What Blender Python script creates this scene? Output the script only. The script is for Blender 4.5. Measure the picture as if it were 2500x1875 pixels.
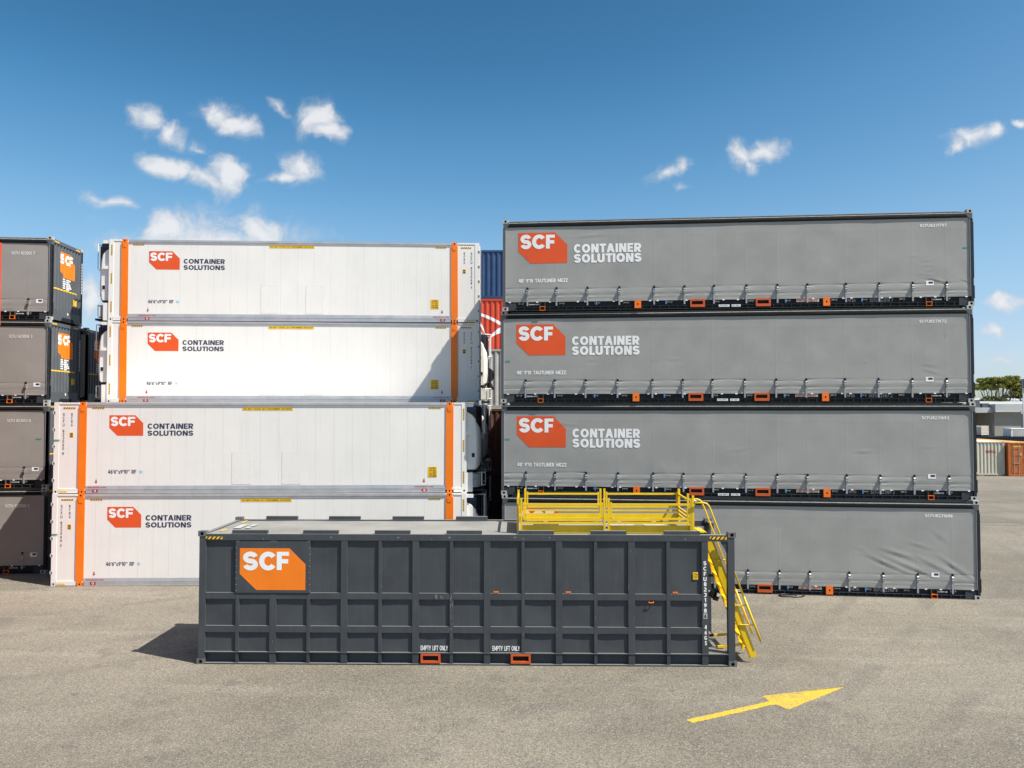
import bpy, bmesh, math, random
from mathutils import Vector, noise as mnoise
R = math.radians
for o in list(bpy.data.objects): bpy.data.objects.remove(o)
scene = bpy.context.scene
COL = scene.collection

# ------------------------------------------------------------------ camera
CAMH = 5.789
cam_d = bpy.data.cameras.new('camera'); cam = bpy.data.objects.new('camera', cam_d); COL.objects.link(cam)
cam.location = (0, 0, CAMH); cam.rotation_euler = (R(90 + 1.755), 0, 0)
cam_d.sensor_width = 36.0; cam_d.lens = 36.0 * 1960.0 / 2500.0
cam_d.clip_start = 0.1; cam_d.clip_end = 6000
scene.camera = cam

# ------------------------------------------------------------------ light
SUN = Vector((1.945, -0.955, 3.0)).normalized()
sun_d = bpy.data.lights.new('sun', 'SUN'); sun = bpy.data.objects.new('sun', sun_d); COL.objects.link(sun)
sun_d.energy = 5.0; sun_d.angle = R(0.53); sun_d.color = (1.0, 0.945, 0.86)
sun.rotation_euler = SUN.to_track_quat('Z', 'Y').to_euler(); sun.location = (30, -20, 60)
scene.view_settings.view_transform = 'Standard'; scene.view_settings.look = 'None'
scene.view_settings.gamma = 1.0; scene.view_settings.use_curve_mapping = False
scene.view_settings.exposure = 0.63

world = bpy.data.worlds.new('World'); scene.world = world; world.use_nodes = True
def build_world():
    nt = world.node_tree; N = nt.nodes; Lk = nt.links; N.clear()
    def nd(t, **k):
        n = N.new(t)
        for a, b in k.items(): setattr(n, a, b)
        return n
    def math_(op, a, b=None, clamp=False):
        n = nd('ShaderNodeMath', operation=op, use_clamp=clamp)
        for i, q in enumerate((a, b)):
            if q is None: continue
            if isinstance(q, (int, float)): n.inputs[i].default_value = q
            else: Lk.new(q, n.inputs[i])
        return n.outputs[0]
    def vmath(op, a, b=None, out=0):
        n = nd('ShaderNodeVectorMath', operation=op)
        for i, q in enumerate((a, b)):
            if q is None: continue
            if isinstance(q, (tuple, list)): n.inputs[i].default_value = q
            else: Lk.new(q, n.inputs[i])
        return n.outputs[out]
    sky = nd('ShaderNodeTexSky', sky_type='NISHITA')
    sky.sun_disc = False; sky.sun_elevation = math.asin(SUN.z); sky.sun_rotation = math.atan2(SUN.x, SUN.y)
    sky.altitude = 0; sky.air_density = 0.75; sky.dust_density = 0.9; sky.ozone_density = 3.0
    tc = nd('ShaderNodeTexCoord'); sep = nd('ShaderNodeSeparateXYZ'); Lk.new(tc.outputs['Generated'], sep.inputs[0])
    ay = math_('MAXIMUM', math_('ABSOLUTE', sep.outputs[1]), 0.02)
    u = math_('DIVIDE', sep.outputs[0], ay); v = math_('DIVIDE', sep.outputs[2], ay)
    cb = nd('ShaderNodeCombineXYZ'); Lk.new(u, cb.inputs[0]); Lk.new(v, cb.inputs[1])
    uv = cb.outputs[0]
    n1 = nd('ShaderNodeTexNoise'); n1.inputs['Scale'].default_value = 16; n1.inputs['Detail'].default_value = 3; n1.noise_dimensions = '2D'
    Lk.new(uv, n1.inputs['Vector'])
    warp = vmath('MULTIPLY', vmath('SUBTRACT', n1.outputs['Color'], (.5, .5, .5)), (.060, .036, 0))
    w = vmath('ADD', uv, warp)
    # wind-drawn cumulus scraps: u, v, half width, half height, tilt (deg), thickness
    blobs = [(-.455,.362,.026,.018,-28,1.0),(-.430,.350,.028,.014,-28,.9),(-.366,.372,.030,.017,-14,1.05),(-.345,.357,.030,.015,-25,1.0),
             (-.244,.366,.028,.021,-30,1.1),(-.228,.352,.017,.016,-40,.85),(-.292,.375,.018,.006,-30,.5),
             (-.432,.303,.030,.015,-18,1.0),(-.395,.289,.036,.013,-14,1.0),(-.362,.295,.033,.022,6,1.0),(-.268,.303,.022,.021,-20,1.1),(-.290,.290,.030,.010,14,.85),
             (-.500,.263,.030,.008,-14,.65),(-.430,.222,.040,.024,-10,1.1),(-.378,.192,.120,.050,-3,1.1),(-.385,.214,.060,.036,-4,1.1),(-.325,.222,.034,.026,-28,1.0),
             (.288,.319,.022,.018,-30,1.0),(.314,.325,.036,.014,15,1.15),(.296,.307,.016,.012,-30,.8),(.205,.299,.026,.011,10,.55),(.218,.279,.013,.006,0,.7),(.225,.306,.014,.012,-30,.42),
             (.556,.331,.018,.011,18,.95),(.575,.340,.030,.014,12,1.15),(.600,.346,.018,.011,0,1.0),(.648,.359,.016,.007,8,1.0),
             (-.530,.140,.022,.026,0,1.0),(.616,.131,.022,.011,0,.8),(.592,.098,.017,.007,0,.7),(.600,.062,.028,.007,0,.7),(-.385,.327,.020,.008,-20,.5),
             (-.72,.31,.05,.022,-15,1.0),(-.84,.22,.07,.024,5,1.0),(.82,.30,.05,.02,10,1.0),(.93,.20,.07,.022,0,1.0),(.76,.12,.04,.012,0,.8),(-.95,.42,.08,.03,-20,1.0),(1.1,.45,.09,.03,14,1.0)]
    def field(bl):
        acc = None
        for (cu, cv, a, b, rot, amp) in bl:
            mp = nd('ShaderNodeMapping', vector_type='TEXTURE'); mp.inputs[1].default_value = (cu, cv, 0); mp.inputs[2].default_value = (0, 0, R(rot)); mp.inputs[3].default_value = (a*1.25, b*1.25, 1)
            Lk.new(w, mp.inputs[0]); l = vmath('LENGTH', mp.outputs[0], None, 1)
            acc = l if acc is None else math_('MINIMUM', acc, l)
        return acc
    full = math_('SUBTRACT', 1.0, field([q for q in blobs if q[5] > .75]))
    thin = math_('MULTIPLY', math_('SUBTRACT', 1.0, field([q for q in blobs if q[5] <= .75])), .55)
    acc = math_('MAXIMUM', full, thin)
    n2 = nd('ShaderNodeTexNoise'); n2.inputs['Scale'].default_value = 24; n2.inputs['Detail'].default_value = 6; n2.noise_dimensions = '2D'; n2.inputs['Roughness'].default_value = .66
    Lk.new(w, n2.inputs['Vector'])
    dens = math_('ADD', acc, math_('MULTIPLY', math_('SUBTRACT', n2.outputs[0], .5), 1.6))
    mr = nd('ShaderNodeMapRange', interpolation_type='SMOOTHSTEP'); mr.inputs[1].default_value = -.14; mr.inputs[2].default_value = .88
    Lk.new(dens, mr.inputs[0])
    # keep wisps out where there is no cloud at all
    gate = nd('ShaderNodeMapRange'); gate.inputs[1].default_value = -.45; gate.inputs[2].default_value = .30; Lk.new(acc, gate.inputs[0])
    alpha = math_('MULTIPLY', math_('MULTIPLY', mr.outputs[0], gate.outputs[0]), .93)
    shade = nd('ShaderNodeMapRange'); shade.inputs[1].default_value = .2; shade.inputs[2].default_value = .9; shade.inputs[3].default_value = .80; shade.inputs[4].default_value = 1.0
    Lk.new(dens, shade.inputs[0])
    hsv = nd('ShaderNodeHueSaturation'); hsv.inputs['Saturation'].default_value = 1.04; Lk.new(vmath('MULTIPLY', vmath('POWER', vmath('MULTIPLY', sky.outputs[0], (1/3, 1/3, 1/3)), (1.22, 1.22, 1.22)), (3.0, 3.3, 3.0)), hsv.inputs['Color'])
    sc = nd('ShaderNodeVectorMath', operation='SCALE'); sc.inputs[0].default_value = (6.5, 6.6, 6.8); Lk.new(shade.outputs[0], sc.inputs['Scale'])
    # steeper, paler falloff towards the horizon (hazy summer sky)
    cv = nd('ShaderNodeRGBCurve'); kk = .1316
    for ch, pts in enumerate((((.077,.048),(.114,.112),(.205,.29),(.44,.55)), ((.171,.170),(.258,.318),(.44,.55),(.70,.71)), ((.362,.365),(.503,.585),(.761,.83)))):
        c_ = cv.mapping.curves[ch]
        for p_ in pts: c_.points.new(*p_)
        c_.points[0].location = (0, 0); c_.points[len(c_.points)-1].location = (1, .92)
    cv.mapping.update(); Lk.new(vmath('MULTIPLY', hsv.outputs[0], (kk, kk, kk)), cv.inputs['Color'])
    graded = vmath('MULTIPLY', cv.outputs[0], (1/kk, 1/kk, 1/kk))
    mix = nd('ShaderNodeMix', data_type='RGBA'); Lk.new(alpha, mix.inputs[0]); Lk.new(graded, mix.inputs[6]); Lk.new(sc.outputs[0], mix.inputs[7])
    bg = nd('ShaderNodeBackground'); bg.inputs[1].default_value = .085; Lk.new(mix.outputs[2], bg.inputs[0])
    out = nd('ShaderNodeOutputWorld'); Lk.new(bg.outputs[0], out.inputs[0])
build_world()

# ------------------------------------------------------------------ helpers
class M:
    """collects faces; build() links them as ONE mesh object"""
    def __init__(s, flip=None): s.v = []; s.f = []; s.mi = []; s.cur = 0; s.flip = flip
    def add(s, vs, fs):
        b = len(s.v)
        if s.flip is not None:
            s.v += [(s.flip - x, y, z) for x, y, z in vs]; fs = [tuple(reversed(f)) for f in fs]
        else: s.v += [tuple(p) for p in vs]
        s.f += [tuple(i + b for i in f) for f in fs]; s.mi += [s.cur]*len(fs); return s
    def box(s, x0, x1, y0, y1, z0, z1):
        vs = [(x, y, z) for x in (x0, x1) for y in (y0, y1) for z in (z0, z1)]
        return s.add(vs, [(0,1,3,2),(4,6,7,5),(0,4,5,1),(2,3,7,6),(0,2,6,4),(1,5,7,3)])
    def bbox(s, x0, x1, y0, y1, z0, z1, b=.006):
        """box with chamfered long vertical/front edges"""
        return s.prism_y([(x0+b,z0),(x1-b,z0),(x1,z0+b),(x1,z1-b),(x1-b,z1),(x0+b,z1),(x0,z1-b),(x0,z0+b)], y0, y1)
    def prism_y(s, poly, y0, y1):           # poly in (x,z), counter-clockwise seen from -y
        n = len(poly); vs = [(x, y0, z) for x, z in poly] + [(x, y1, z) for x, z in poly]
        fs = [tuple(range(n)), tuple(reversed(range(n, 2*n)))] + [((i+1) % n, i, i+n, (i+1) % n + n) for i in range(n)]
        return s.add(vs, fs)
    def prism_x(s, poly, x0, x1):           # poly in (y,z)
        n = len(poly); vs = [(x0, y, z) for y, z in poly] + [(x1, y, z) for y, z in poly]
        return s.add(vs, [tuple(reversed(range(n))), tuple(range(n, 2*n))] + [(i, (i+1) % n, (i+1) % n + n, i+n) for i in range(n)])
    def prism_z(s, poly, z0, z1):           # poly in (x,y)
        n = len(poly); vs = [(x, y, z0) for x, y in poly] + [(x, y, z1) for x, y in poly]
        return s.add(vs, [tuple(reversed(range(n))), tuple(range(n, 2*n))] + [(i, (i+1) % n, (i+1) % n + n, i+n) for i in range(n)])
    def poly(s, pts): return s.add(pts, [tuple(range(len(pts)))])
    def tube(s, pts, r, n=8, rs=None):
        pts = [Vector(p) for p in pts]; vs = []; fs = []; k = len(pts); up = Vector((.3, .2, 1)).normalized()
        t0 = (pts[1]-pts[0]).normalized(); a = t0.cross(up)
        if a.length < .05: a = t0.cross(Vector((1, 0, 0)))
        a.normalize()
        for i, p in enumerate(pts):
            t = ((pts[min(i+1, k-1)]-p).normalized() + (p-pts[max(i-1, 0)]).normalized()).normalized()
            a = (a - t*a.dot(t)).normalized(); b = t.cross(a); rr = rs[i] if rs else r
            vs += [tuple(p + (a*math.cos(2*math.pi*j/n) + b*math.sin(2*math.pi*j/n))*rr) for j in range(n)]
        for i in range(k-1):
            for j in range(n): fs.append((i*n+j, i*n+(j+1) % n, (i+1)*n+(j+1) % n, (i+1)*n+j))
        fs += [tuple(reversed(range(n))), tuple(range((k-1)*n, k*n))]
        return s.add(vs, fs)
    def beam(s, p, q, w, h):                # rectangular bar between two points
        p = Vector(p); q = Vector(q); t = (q-p).normalized(); a = t.cross(Vector((0, 0, 1)))
        if a.length < .01: a = Vector((1, 0, 0))
        a.normalize(); b = a.cross(t).normalized(); vs = []
        for c in (p, q):
            for da, db in ((-1,-1),(1,-1),(1,1),(-1,1)): vs.append(tuple(c + a*da*w/2 + b*db*h/2))
        return s.add(vs, [(0,1,2,3),(7,6,5,4),(0,4,5,1),(1,5,6,2),(2,6,7,3),(3,7,4,0)])
    def mesh(s, smooth=False):
        me = bpy.data.meshes.new('m'); me.from_pydata(s.v, [], s.f)
        me.polygons.foreach_set('material_index', s.mi)
        if smooth: me.polygons.foreach_set('use_smooth', [True]*len(s.f))
        me.update(); return me

CACHE = {}
def part(name, key, fn, mat, parent, smooth=False, loc=None, fix=True):
    """one mesh object; fn() -> M is only run when the key is new"""
    mats = mat if isinstance(mat, (list, tuple)) else [mat]
    me = CACHE.get(key) if key is not None else None
    if me is None:
        q = fn()
        me = q.mesh(smooth) if isinstance(q, M) else q
        if fix:
            bm = bmesh.new(); bm.from_mesh(me); bmesh.ops.recalc_face_normals(bm, faces=bm.faces); bm.to_mesh(me); bm.free()
        for m in mats: me.materials.append(m)
        if key is not None: CACHE[key] = me
    o = bpy.data.objects.new(name, me); COL.objects.link(o)
    if parent is not None: o.parent = parent
    if loc: o.location = loc
    return o
def thing(name, label, cat, loc=(0,0,0), rz=0, group=None):
    o = bpy.data.objects.new(name, None); COL.objects.link(o); o.empty_display_size = .3
    o.location = loc; o.rotation_euler = (0, 0, rz); o['label'] = label; o['category'] = cat
    if group: o['group'] = group
    return o
def tag(o, label, cat, group=None):
    o['label'] = label; o['category'] = cat
    if group: o['group'] = group
    return o
def stuff(o): o['kind'] = 'stuff'; return o

# ------------------------------------------------------------------ materials
def paint(name, rgb, rough=.5, var=.10, scale=2.0, streak=0.0, dirt=(.16,.14,.12), fine=0.0, bump=0.0, bscale=60, metal=0.0, spec=.5):
    m = bpy.data.materials.new(name); m.use_nodes = True; nt = m.node_tree; N = nt.nodes; Lk = nt.links
    bs = N['Principled BSDF']; bs.inputs['Metallic'].default_value = metal; bs.inputs['Specular IOR Level'].default_value = spec
    tc = N.new('ShaderNodeTexCoord'); oi = N.new('ShaderNodeObjectInfo'); ad = N.new('ShaderNodeVectorMath'); ad.operation = 'MULTIPLY_ADD'
    sc = N.new('ShaderNodeVectorMath'); sc.operation = 'SCALE'; sc.inputs[0].default_value = (37, 19, 11); Lk.new(oi.outputs['Random'], sc.inputs['Scale'])
    ad.operation = 'ADD'; Lk.new(tc.outputs['Object'], ad.inputs[0]); Lk.new(sc.outputs[0], ad.inputs[1]); co = ad.outputs[0]
    n = N.new('ShaderNodeTexNoise'); n.inputs['Scale'].default_value = scale; n.inputs['Detail'].default_value = 6; n.inputs['Roughness'].default_value = .6; Lk.new(co, n.inputs['Vector'])
    mr = N.new('ShaderNodeMapRange'); mr.inputs[1].default_value = .3; mr.inputs[2].default_value = .7; mr.inputs[3].default_value = 1-var; mr.inputs[4].default_value = 1+var
    Lk.new(n.outputs[0], mr.inputs[0])
    mul = N.new('ShaderNodeVectorMath'); mul.operation = 'SCALE'; mul.inputs[0].default_value = rgb; Lk.new(mr.outputs[0], mul.inputs['Scale'])
    cur = mul.outputs[0]
    if streak > 0:
        mp = N.new('ShaderNodeMapping'); mp.inputs['Scale'].default_value = (9, 9, .55); Lk.new(co, mp.inputs[0])
        s = N.new('ShaderNodeTexNoise'); s.inputs['Scale'].default_value = 1.3; s.inputs['Detail'].default_value = 5; s.inputs['Roughness'].default_value = .65; Lk.new(mp.outputs[0], s.inputs['Vector'])
        r2 = N.new('ShaderNodeMapRange'); r2.inputs[1].default_value = .5; r2.inputs[2].default_value = .78; r2.inputs[3].default_value = 0; r2.inputs[4].default_value = streak; Lk.new(s.outputs[0], r2.inputs[0])
        mx = N.new('ShaderNodeMix'); mx.data_type = 'RGBA'; Lk.new(r2.outputs[0], mx.inputs[0]); Lk.new(cur, mx.inputs[6]); mx.inputs[7].default_value = (*dirt, 1); cur = mx.outputs[2]
    if fine > 0:
        f = N.new('ShaderNodeTexNoise'); f.inputs['Scale'].default_value = 45; f.inputs['Detail'].default_value = 3; Lk.new(co, f.inputs['Vector'])
        r3 = N.new('ShaderNodeMapRange'); r3.inputs[1].default_value = .62; r3.inputs[2].default_value = .74; r3.inputs[4].default_value = fine; Lk.new(f.outputs[0], r3.inputs[0])
        mx = N.new('ShaderNodeMix'); mx.data_type = 'RGBA'; Lk.new(r3.outputs[0], mx.inputs[0]); Lk.new(cur, mx.inputs[6]); mx.inputs[7].default_value = (*dirt, 1); cur = mx.outputs[2]
    Lk.new(cur, bs.inputs['Base Color'])
    rr = N.new('ShaderNodeMapRange'); rr.inputs[1].default_value = .3; rr.inputs[2].default_value = .7; rr.inputs[3].default_value = max(.05, rough-.08); rr.inputs[4].default_value = min(1, rough+.1); Lk.new(n.outputs[0], rr.inputs[0]); Lk.new(rr.outputs[0], bs.inputs['Roughness'])
    if bump > 0:
        b = N.new('ShaderNodeBump'); b.inputs['Strength'].default_value = bump; b.inputs['Distance'].default_value = .01
        nb = N.new('ShaderNodeTexNoise'); nb.inputs['Scale'].default_value = bscale; nb.inputs['Detail'].default_value = 3; Lk.new(co, nb.inputs['Vector']); Lk.new(nb.outputs[0], b.inputs['Height']); Lk.new(b.outputs[0], bs.inputs['Normal'])
    return m

P = {}
P['tank']     = paint('tank_grey', (.058,.065,.073), .5, .14, 1.3, .20, (.12,.12,.12), .07, .05, 14, spec=.18)
def dust_sunlit_tops(m, dust=(.27,.265,.25), k=.62):  # dust on upward faces, with the sunlit brightness of ledges mixed in
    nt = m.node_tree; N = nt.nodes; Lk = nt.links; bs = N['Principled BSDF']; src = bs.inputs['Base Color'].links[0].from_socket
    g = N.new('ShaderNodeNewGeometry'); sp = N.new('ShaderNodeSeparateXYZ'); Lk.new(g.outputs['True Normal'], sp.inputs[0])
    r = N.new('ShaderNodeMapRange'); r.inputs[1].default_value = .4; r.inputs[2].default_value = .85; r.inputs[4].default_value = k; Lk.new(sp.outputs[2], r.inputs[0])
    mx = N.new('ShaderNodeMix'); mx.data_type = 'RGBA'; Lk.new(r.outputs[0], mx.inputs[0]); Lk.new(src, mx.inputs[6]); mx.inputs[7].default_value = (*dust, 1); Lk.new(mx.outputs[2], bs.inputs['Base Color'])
dust_sunlit_tops(P['tank'])
P['tankroof'] = paint('tank_roof_dusty', (.24,.235,.218), .75, .20, .8, .0, fine=.15, bump=.15, bscale=25)
P['tankdark'] = paint('tank_shadow_steel', (.05,.056,.066), .5, .1)  # darker steel of the floor frame, one hatch and the unit fronts
P['scuff']    = paint('bare_scuffed_metal', (.22,.225,.23), .6, .2, 8)
P['castd']    = paint('worn_casting', (.11,.115,.115), .6, .25, 9, .3, (.22,.19,.15), .3)
P['yellow']   = paint('safety_yellow', (.74,.49,.006), .45, .07, 3, .22, (.40,.25,.03), .08)
P['black']    = paint('black_paint', (.012,.012,.013), .5, .15)
P['hole']     = paint('hole_black', (.006,.006,.007), .8, 0)
P['orange']   = paint('logo_orange', (.86,.20,.006), .45, .05, 2, .15, (.55,.12,.01))
P['logored']  = paint('logo_orange_red', (.72,.085,.012), .45, .04, 1.5)
P['white']    = paint('print_white', (.82,.82,.82), .5, .03)
P['navy']     = paint('print_navy', (.025,.03,.075), .5, .05)
P['forkor']   = paint('fork_pocket_orange', (.52,.085,.012), .55, .12, 5, .25)
P['plateor']  = paint('plate_orange', (.85,.17,.01), .45, .06)
P['curtain']  = paint('grey_vinyl_curtain', (.315,.316,.303), .5, .07, 1.2, .10, (.26,.255,.25), 0, .12, 140, spec=.35)
P['curtainw'] = paint('warm_grey_vinyl_curtain', (.305,.283,.262), .5, .05, 1.2, .12, (.22,.2,.18), 0, .12, 140, spec=.35)  # grey vinyl with a warm lens flare tint put into its colour
P['valance']  = paint('valance_black', (.012,.0125,.014), .45, .12, spec=.15)
P['tframe']   = paint('container_dark_grey', (.020,.025,.031), .6, .15, 3, .15, (.06,.056,.05), spec=.2)
P['tpost']    = paint('container_post_grey', (.085,.092,.1), .5, .12, 3, .15)
P['cast']     = paint('light_grey_casting', (.42,.42,.40), .55, .2, 9, .25, (.2,.19,.17), .2)
P['alu']      = paint('aluminium_rail', (.50,.50,.51), .42, .07, 3, .2, (.3,.29,.28), metal=.55)
P['steel']    = paint('galvanised', (.6,.6,.6), .3, .1, metal=.8)
P['buckle']   = paint('buckle_chrome', (.72,.72,.72), .36, .1, metal=.9)
P['web']      = paint('grey_webbing', (.30,.30,.32), .8, .1, 20)
P['blue']     = paint('blue_strap', (.07,.22,.45), .7, .1)
P['teal']     = paint('teal_tape', (.02,.30,.22), .6, .1)
P['reefer']   = paint('reefer_white', (.77,.755,.725), .38, .035, .7, .22, (.56,.53,.48))
P['rivet']    = paint('rivet_grey', (.46,.45,.44), .4, .1)
P['seam']     = paint('panel_seam', (.62,.61,.60), .5, .05)
P['wcast']    = paint('white_casting', (.66,.65,.63), .5, .1, 8, .2, (.4,.36,.3), .15)
P['rorange']  = paint('reefer_orange', (.84,.185,.004), .42, .05, 2, .14, (.5,.12,.02))
P['redmark']  = paint('red_marking', (.38,.012,.025), .5, .1)
P['sky']      = paint('light_blue_print', (.25,.62,.80), .5, .03)
P['lyellow']  = paint('label_yellow', (.82,.50,.012), .5, .05)
P['brown']    = paint('rust_brown', (.10,.035,.022), .6, .2, 2, .3)
P['bgrey']    = paint('container_light_grey', (.42,.43,.42), .55, .1, 1.5, .3, (.3,.27,.22))
P['bred']     = paint('container_red', (.56,.055,.018), .5, .1, 1.5, .25, (.3,.05,.03))
P['bblue']    = paint('container_blue', (.015,.050,.135), .5, .12, 1.5, .25, (.05,.08,.15))
P['cream']    = paint('container_cream', (.46,.44,.36), .6, .1, 1.2, .4, (.25,.2,.13), .15)
P['rust']     = paint('container_rust_orange', (.42,.115,.018), .6, .18, 1.5, .4, (.14,.05,.02), .2)
P['rustroof'] = paint('roof_ochre', (.60,.32,.11), .7, .1, 1.5)
P['roofc']    = paint('roof_cream', (.66,.62,.52), .7, .1, 1.5)
P['concrete'] = paint('concrete_panel', (.30,.28,.25), .85, .12, .35, .25, (.25,.22,.19), 0, .2, 8)
P['fascia']   = paint('fascia_sheet', (.44,.45,.455), .5, .06, .6, .25, (.4,.4,.38))
P['bark']     = paint('gum_bark', (.34,.28,.22), .9, .25, 6, .3)
P['glassy']   = paint('dark_window', (.02,.022,.025), .15, 0)

def leaf_mat(name, c1, c2):
    m = bpy.data.materials.new(name); m.use_nodes = True; nt = m.node_tree; N = nt.nodes; Lk = nt.links; bs = N['Principled BSDF']
    tc = N.new('ShaderNodeTexCoord'); n = N.new('ShaderNodeTexNoise'); n.inputs['Scale'].default_value = .9; n.inputs['Detail'].default_value = 6; n.inputs['Roughness'].default_value = .8
    Lk.new(tc.outputs['Object'], n.inputs['Vector'])
    r = N.new('ShaderNodeMapRange'); r.inputs[1].default_value = .35; r.inputs[2].default_value = .65; Lk.new(n.outputs[0], r.inputs[0])
    mx = N.new('ShaderNodeMix'); mx.data_type = 'RGBA'; mx.inputs[6].default_value = (*c1, 1); mx.inputs[7].default_value = (*c2, 1); Lk.new(r.outputs[0], mx.inputs[0])
    Lk.new(mx.outputs[2], bs.inputs['Base Color']); bs.inputs['Roughness'].default_value = .6
    return m
P['leaf'] = leaf_mat('gum_leaves', (.15,.165,.022), (.31,.30,.05))
P['leafd'] = leaf_mat('dark_leaves', (.07,.09,.02), (.14,.15,.035))

def asphalt():
    m = bpy.data.materials.new('asphalt'); m.use_nodes = True; nt = m.node_tree; N = nt.nodes; Lk = nt.links; bs = N['Principled BSDF']
    tc = N.new('ShaderNodeTexCoord'); co = tc.outputs['Object']
    def noise(scale, det=4, rough=.55, vec=co, dist=0):
        n = N.new('ShaderNodeTexNoise'); n.inputs['Scale'].default_value = scale; n.inputs['Detail'].default_value = det; n.inputs['Roughness'].default_value = rough; n.inputs['Distortion'].default_value = dist; Lk.new(vec, n.inputs['Vector']); return n.outputs[0]
    def rng(x, a, b, c, d, sm=False):
        r = N.new('ShaderNodeMapRange'); r.inputs[1].default_value = a; r.inputs[2].default_value = b; r.inputs[3].default_value = c; r.inputs[4].default_value = d
        if sm: r.interpolation_type = 'SMOOTHSTEP'
        Lk.new(x, r.inputs[0]); return r.outputs[0]
    def mix(f, a, b, bt='MIX'):
        x = N.new('ShaderNodeMix'); x.data_type = 'RGBA'; x.blend_type = bt
        if isinstance(f, float): x.inputs[0].default_value = f
        else: Lk.new(f, x.inputs[0])
        for i, q in ((6, a), (7, b)):
            if isinstance(q, tuple): x.inputs[i].default_value = (*q, 1)
            else: Lk.new(q, x.inputs[i])
        return x.outputs[2]
    c = mix(rng(noise(.13, 5, .62), .36, .64, 0, 1, True), (.163,.146,.117), (.224,.201,.162))
    # soft tyre sweeps: stretched, curved streaks
    mp = N.new('ShaderNodeMapping'); mp.inputs['Rotation'].default_value = (0, 0, R(18)); mp.inputs['Scale'].default_value = (.10, .75, 1); Lk.new(co, mp.inputs[0])
    c = mix(rng(noise(1.0, 6, .6, mp.outputs[0], 1.2), .50, .72, 0, .55, True), c, (.272,.247,.204))
    mp2 = N.new('ShaderNodeMapping'); mp2.inputs['Rotation'].default_value = (0, 0, R(-9)); mp2.inputs['Scale'].default_value = (.13, .9, 1); Lk.new(co, mp2.inputs[0])
    c = mix(rng(noise(1.1, 5, .6, mp2.outputs[0], .8), .52, .74, 0, .48, True), c, (.140,.130,.112))
    # old turning circles
    wv = N.new('ShaderNodeTexWave'); wv.wave_type = 'RINGS'; wv.rings_direction = 'Z'; wv.inputs['Scale'].default_value = .16; wv.inputs['Distortion'].default_value = 1.5; wv.inputs['Detail'].default_value = 3
    mp3 = N.new('ShaderNodeMapping'); mp3.inputs['Location'].default_value = (26, -46, 0); Lk.new(co, mp3.inputs[0]); Lk.new(mp3.outputs[0], wv.inputs['Vector'])
    mm = N.new('ShaderNodeMath'); mm.operation = 'MULTIPLY'; Lk.new(rng(wv.outputs['Fac'], .78, 1.0, 0, .42, True), mm.inputs[0]); Lk.new(rng(noise(.3, 3), .42, .62, 0, 1, True), mm.inputs[1])
    c = mix(mm.outputs[0], c, (.122,.114,.100))
    # stains
    c = mix(rng(noise(.9, 4, .62), .57, .70, 0, .42, True), c, (.115,.108,.098))
    c = mix(rng(noise(3.2, 3, .55), .65, .74, 0, .6, True), c, (.10,.095,.085))
    # aggregate: pale stones, dark pits
    v = N.new('ShaderNodeTexVoronoi'); v.inputs['Scale'].default_value = 52; Lk.new(co, v.inputs['Vector'])
    hs = N.new('ShaderNodeSeparateColor'); Lk.new(v.outputs['Color'], hs.inputs[0])
    c = mix(rng(hs.outputs[0], .0, 1.0, 0, 1), mix(1.0, c, (.60,.60,.60), 'MULTIPLY'), mix(1.0, c, (1.38,1.37,1.35), 'MULTIPLY'))
    c = mix(rng(hs.outputs[1], .93, .97, 0, .55), c, (.42,.39,.34))
    c = mix(rng(hs.outputs[2], .90, .95, 0, .65), c, (.06,.058,.055))
    c = mix(rng(noise(26, 3, .6), .55, .72, 0, .45, True), c, (.125,.118,.105))
    Lk.new(c, bs.inputs['Base Color']); bs.inputs['Roughness'].default_value = .88; bs.inputs['Specular IOR Level'].default_value = .3
    b = N.new('ShaderNodeBump'); b.inputs['Strength'].default_value = .55; b.inputs['Distance'].default_value = .012
    Lk.new(hs.outputs[0], b.inputs['Height']); Lk.new(b.outputs[0], bs.inputs['Normal'])
    return m
P['asphalt'] = asphalt()

def arrow_mat():
    m = paint('worn_yellow_road_paint', (.64,.41,.02), .7, .10, 3)
    nt = m.node_tree; N = nt.nodes; Lk = nt.links; bs = N['Principled BSDF']; src = bs.inputs['Base Color'].links[0].from_socket
    tc = N.new('ShaderNodeTexCoord')
    v = N.new('ShaderNodeTexVoronoi'); v.inputs['Scale'].default_value = 48; Lk.new(tc.outputs['Object'], v.inputs['Vector'])
    hs = N.new('ShaderNodeSeparateColor'); Lk.new(v.outputs['Color'], hs.inputs[0])
    n = N.new('ShaderNodeTexNoise'); n.inputs['Scale'].default_value = 1.6; n.inputs['Detail'].default_value = 4; Lk.new(tc.outputs['Object'], n.inputs['Vector'])
    a = N.new('ShaderNodeMath'); a.operation = 'MULTIPLY_ADD'; a.inputs[1].default_value = 1.1; Lk.new(n.outputs[0], a.inputs[0]); Lk.new(hs.outputs[0], a.inputs[2])
    r = N.new('ShaderNodeMapRange'); r.inputs[1].default_value = 1.04; r.inputs[2].default_value = 1.36; r.inputs[4].default_value = .85; Lk.new(a.outputs[0], r.inputs[0])
    mx = N.new('ShaderNodeMix'); mx.data_type = 'RGBA'; Lk.new(r.outputs[0], mx.inputs[0]); Lk.new(src, mx.inputs[6]); mx.inputs[7].default_value = (.24,.20,.12,1); Lk.new(mx.outputs[2], bs.inputs['Base Color'])
    return m
P['arrow'] = arrow_mat()

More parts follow.
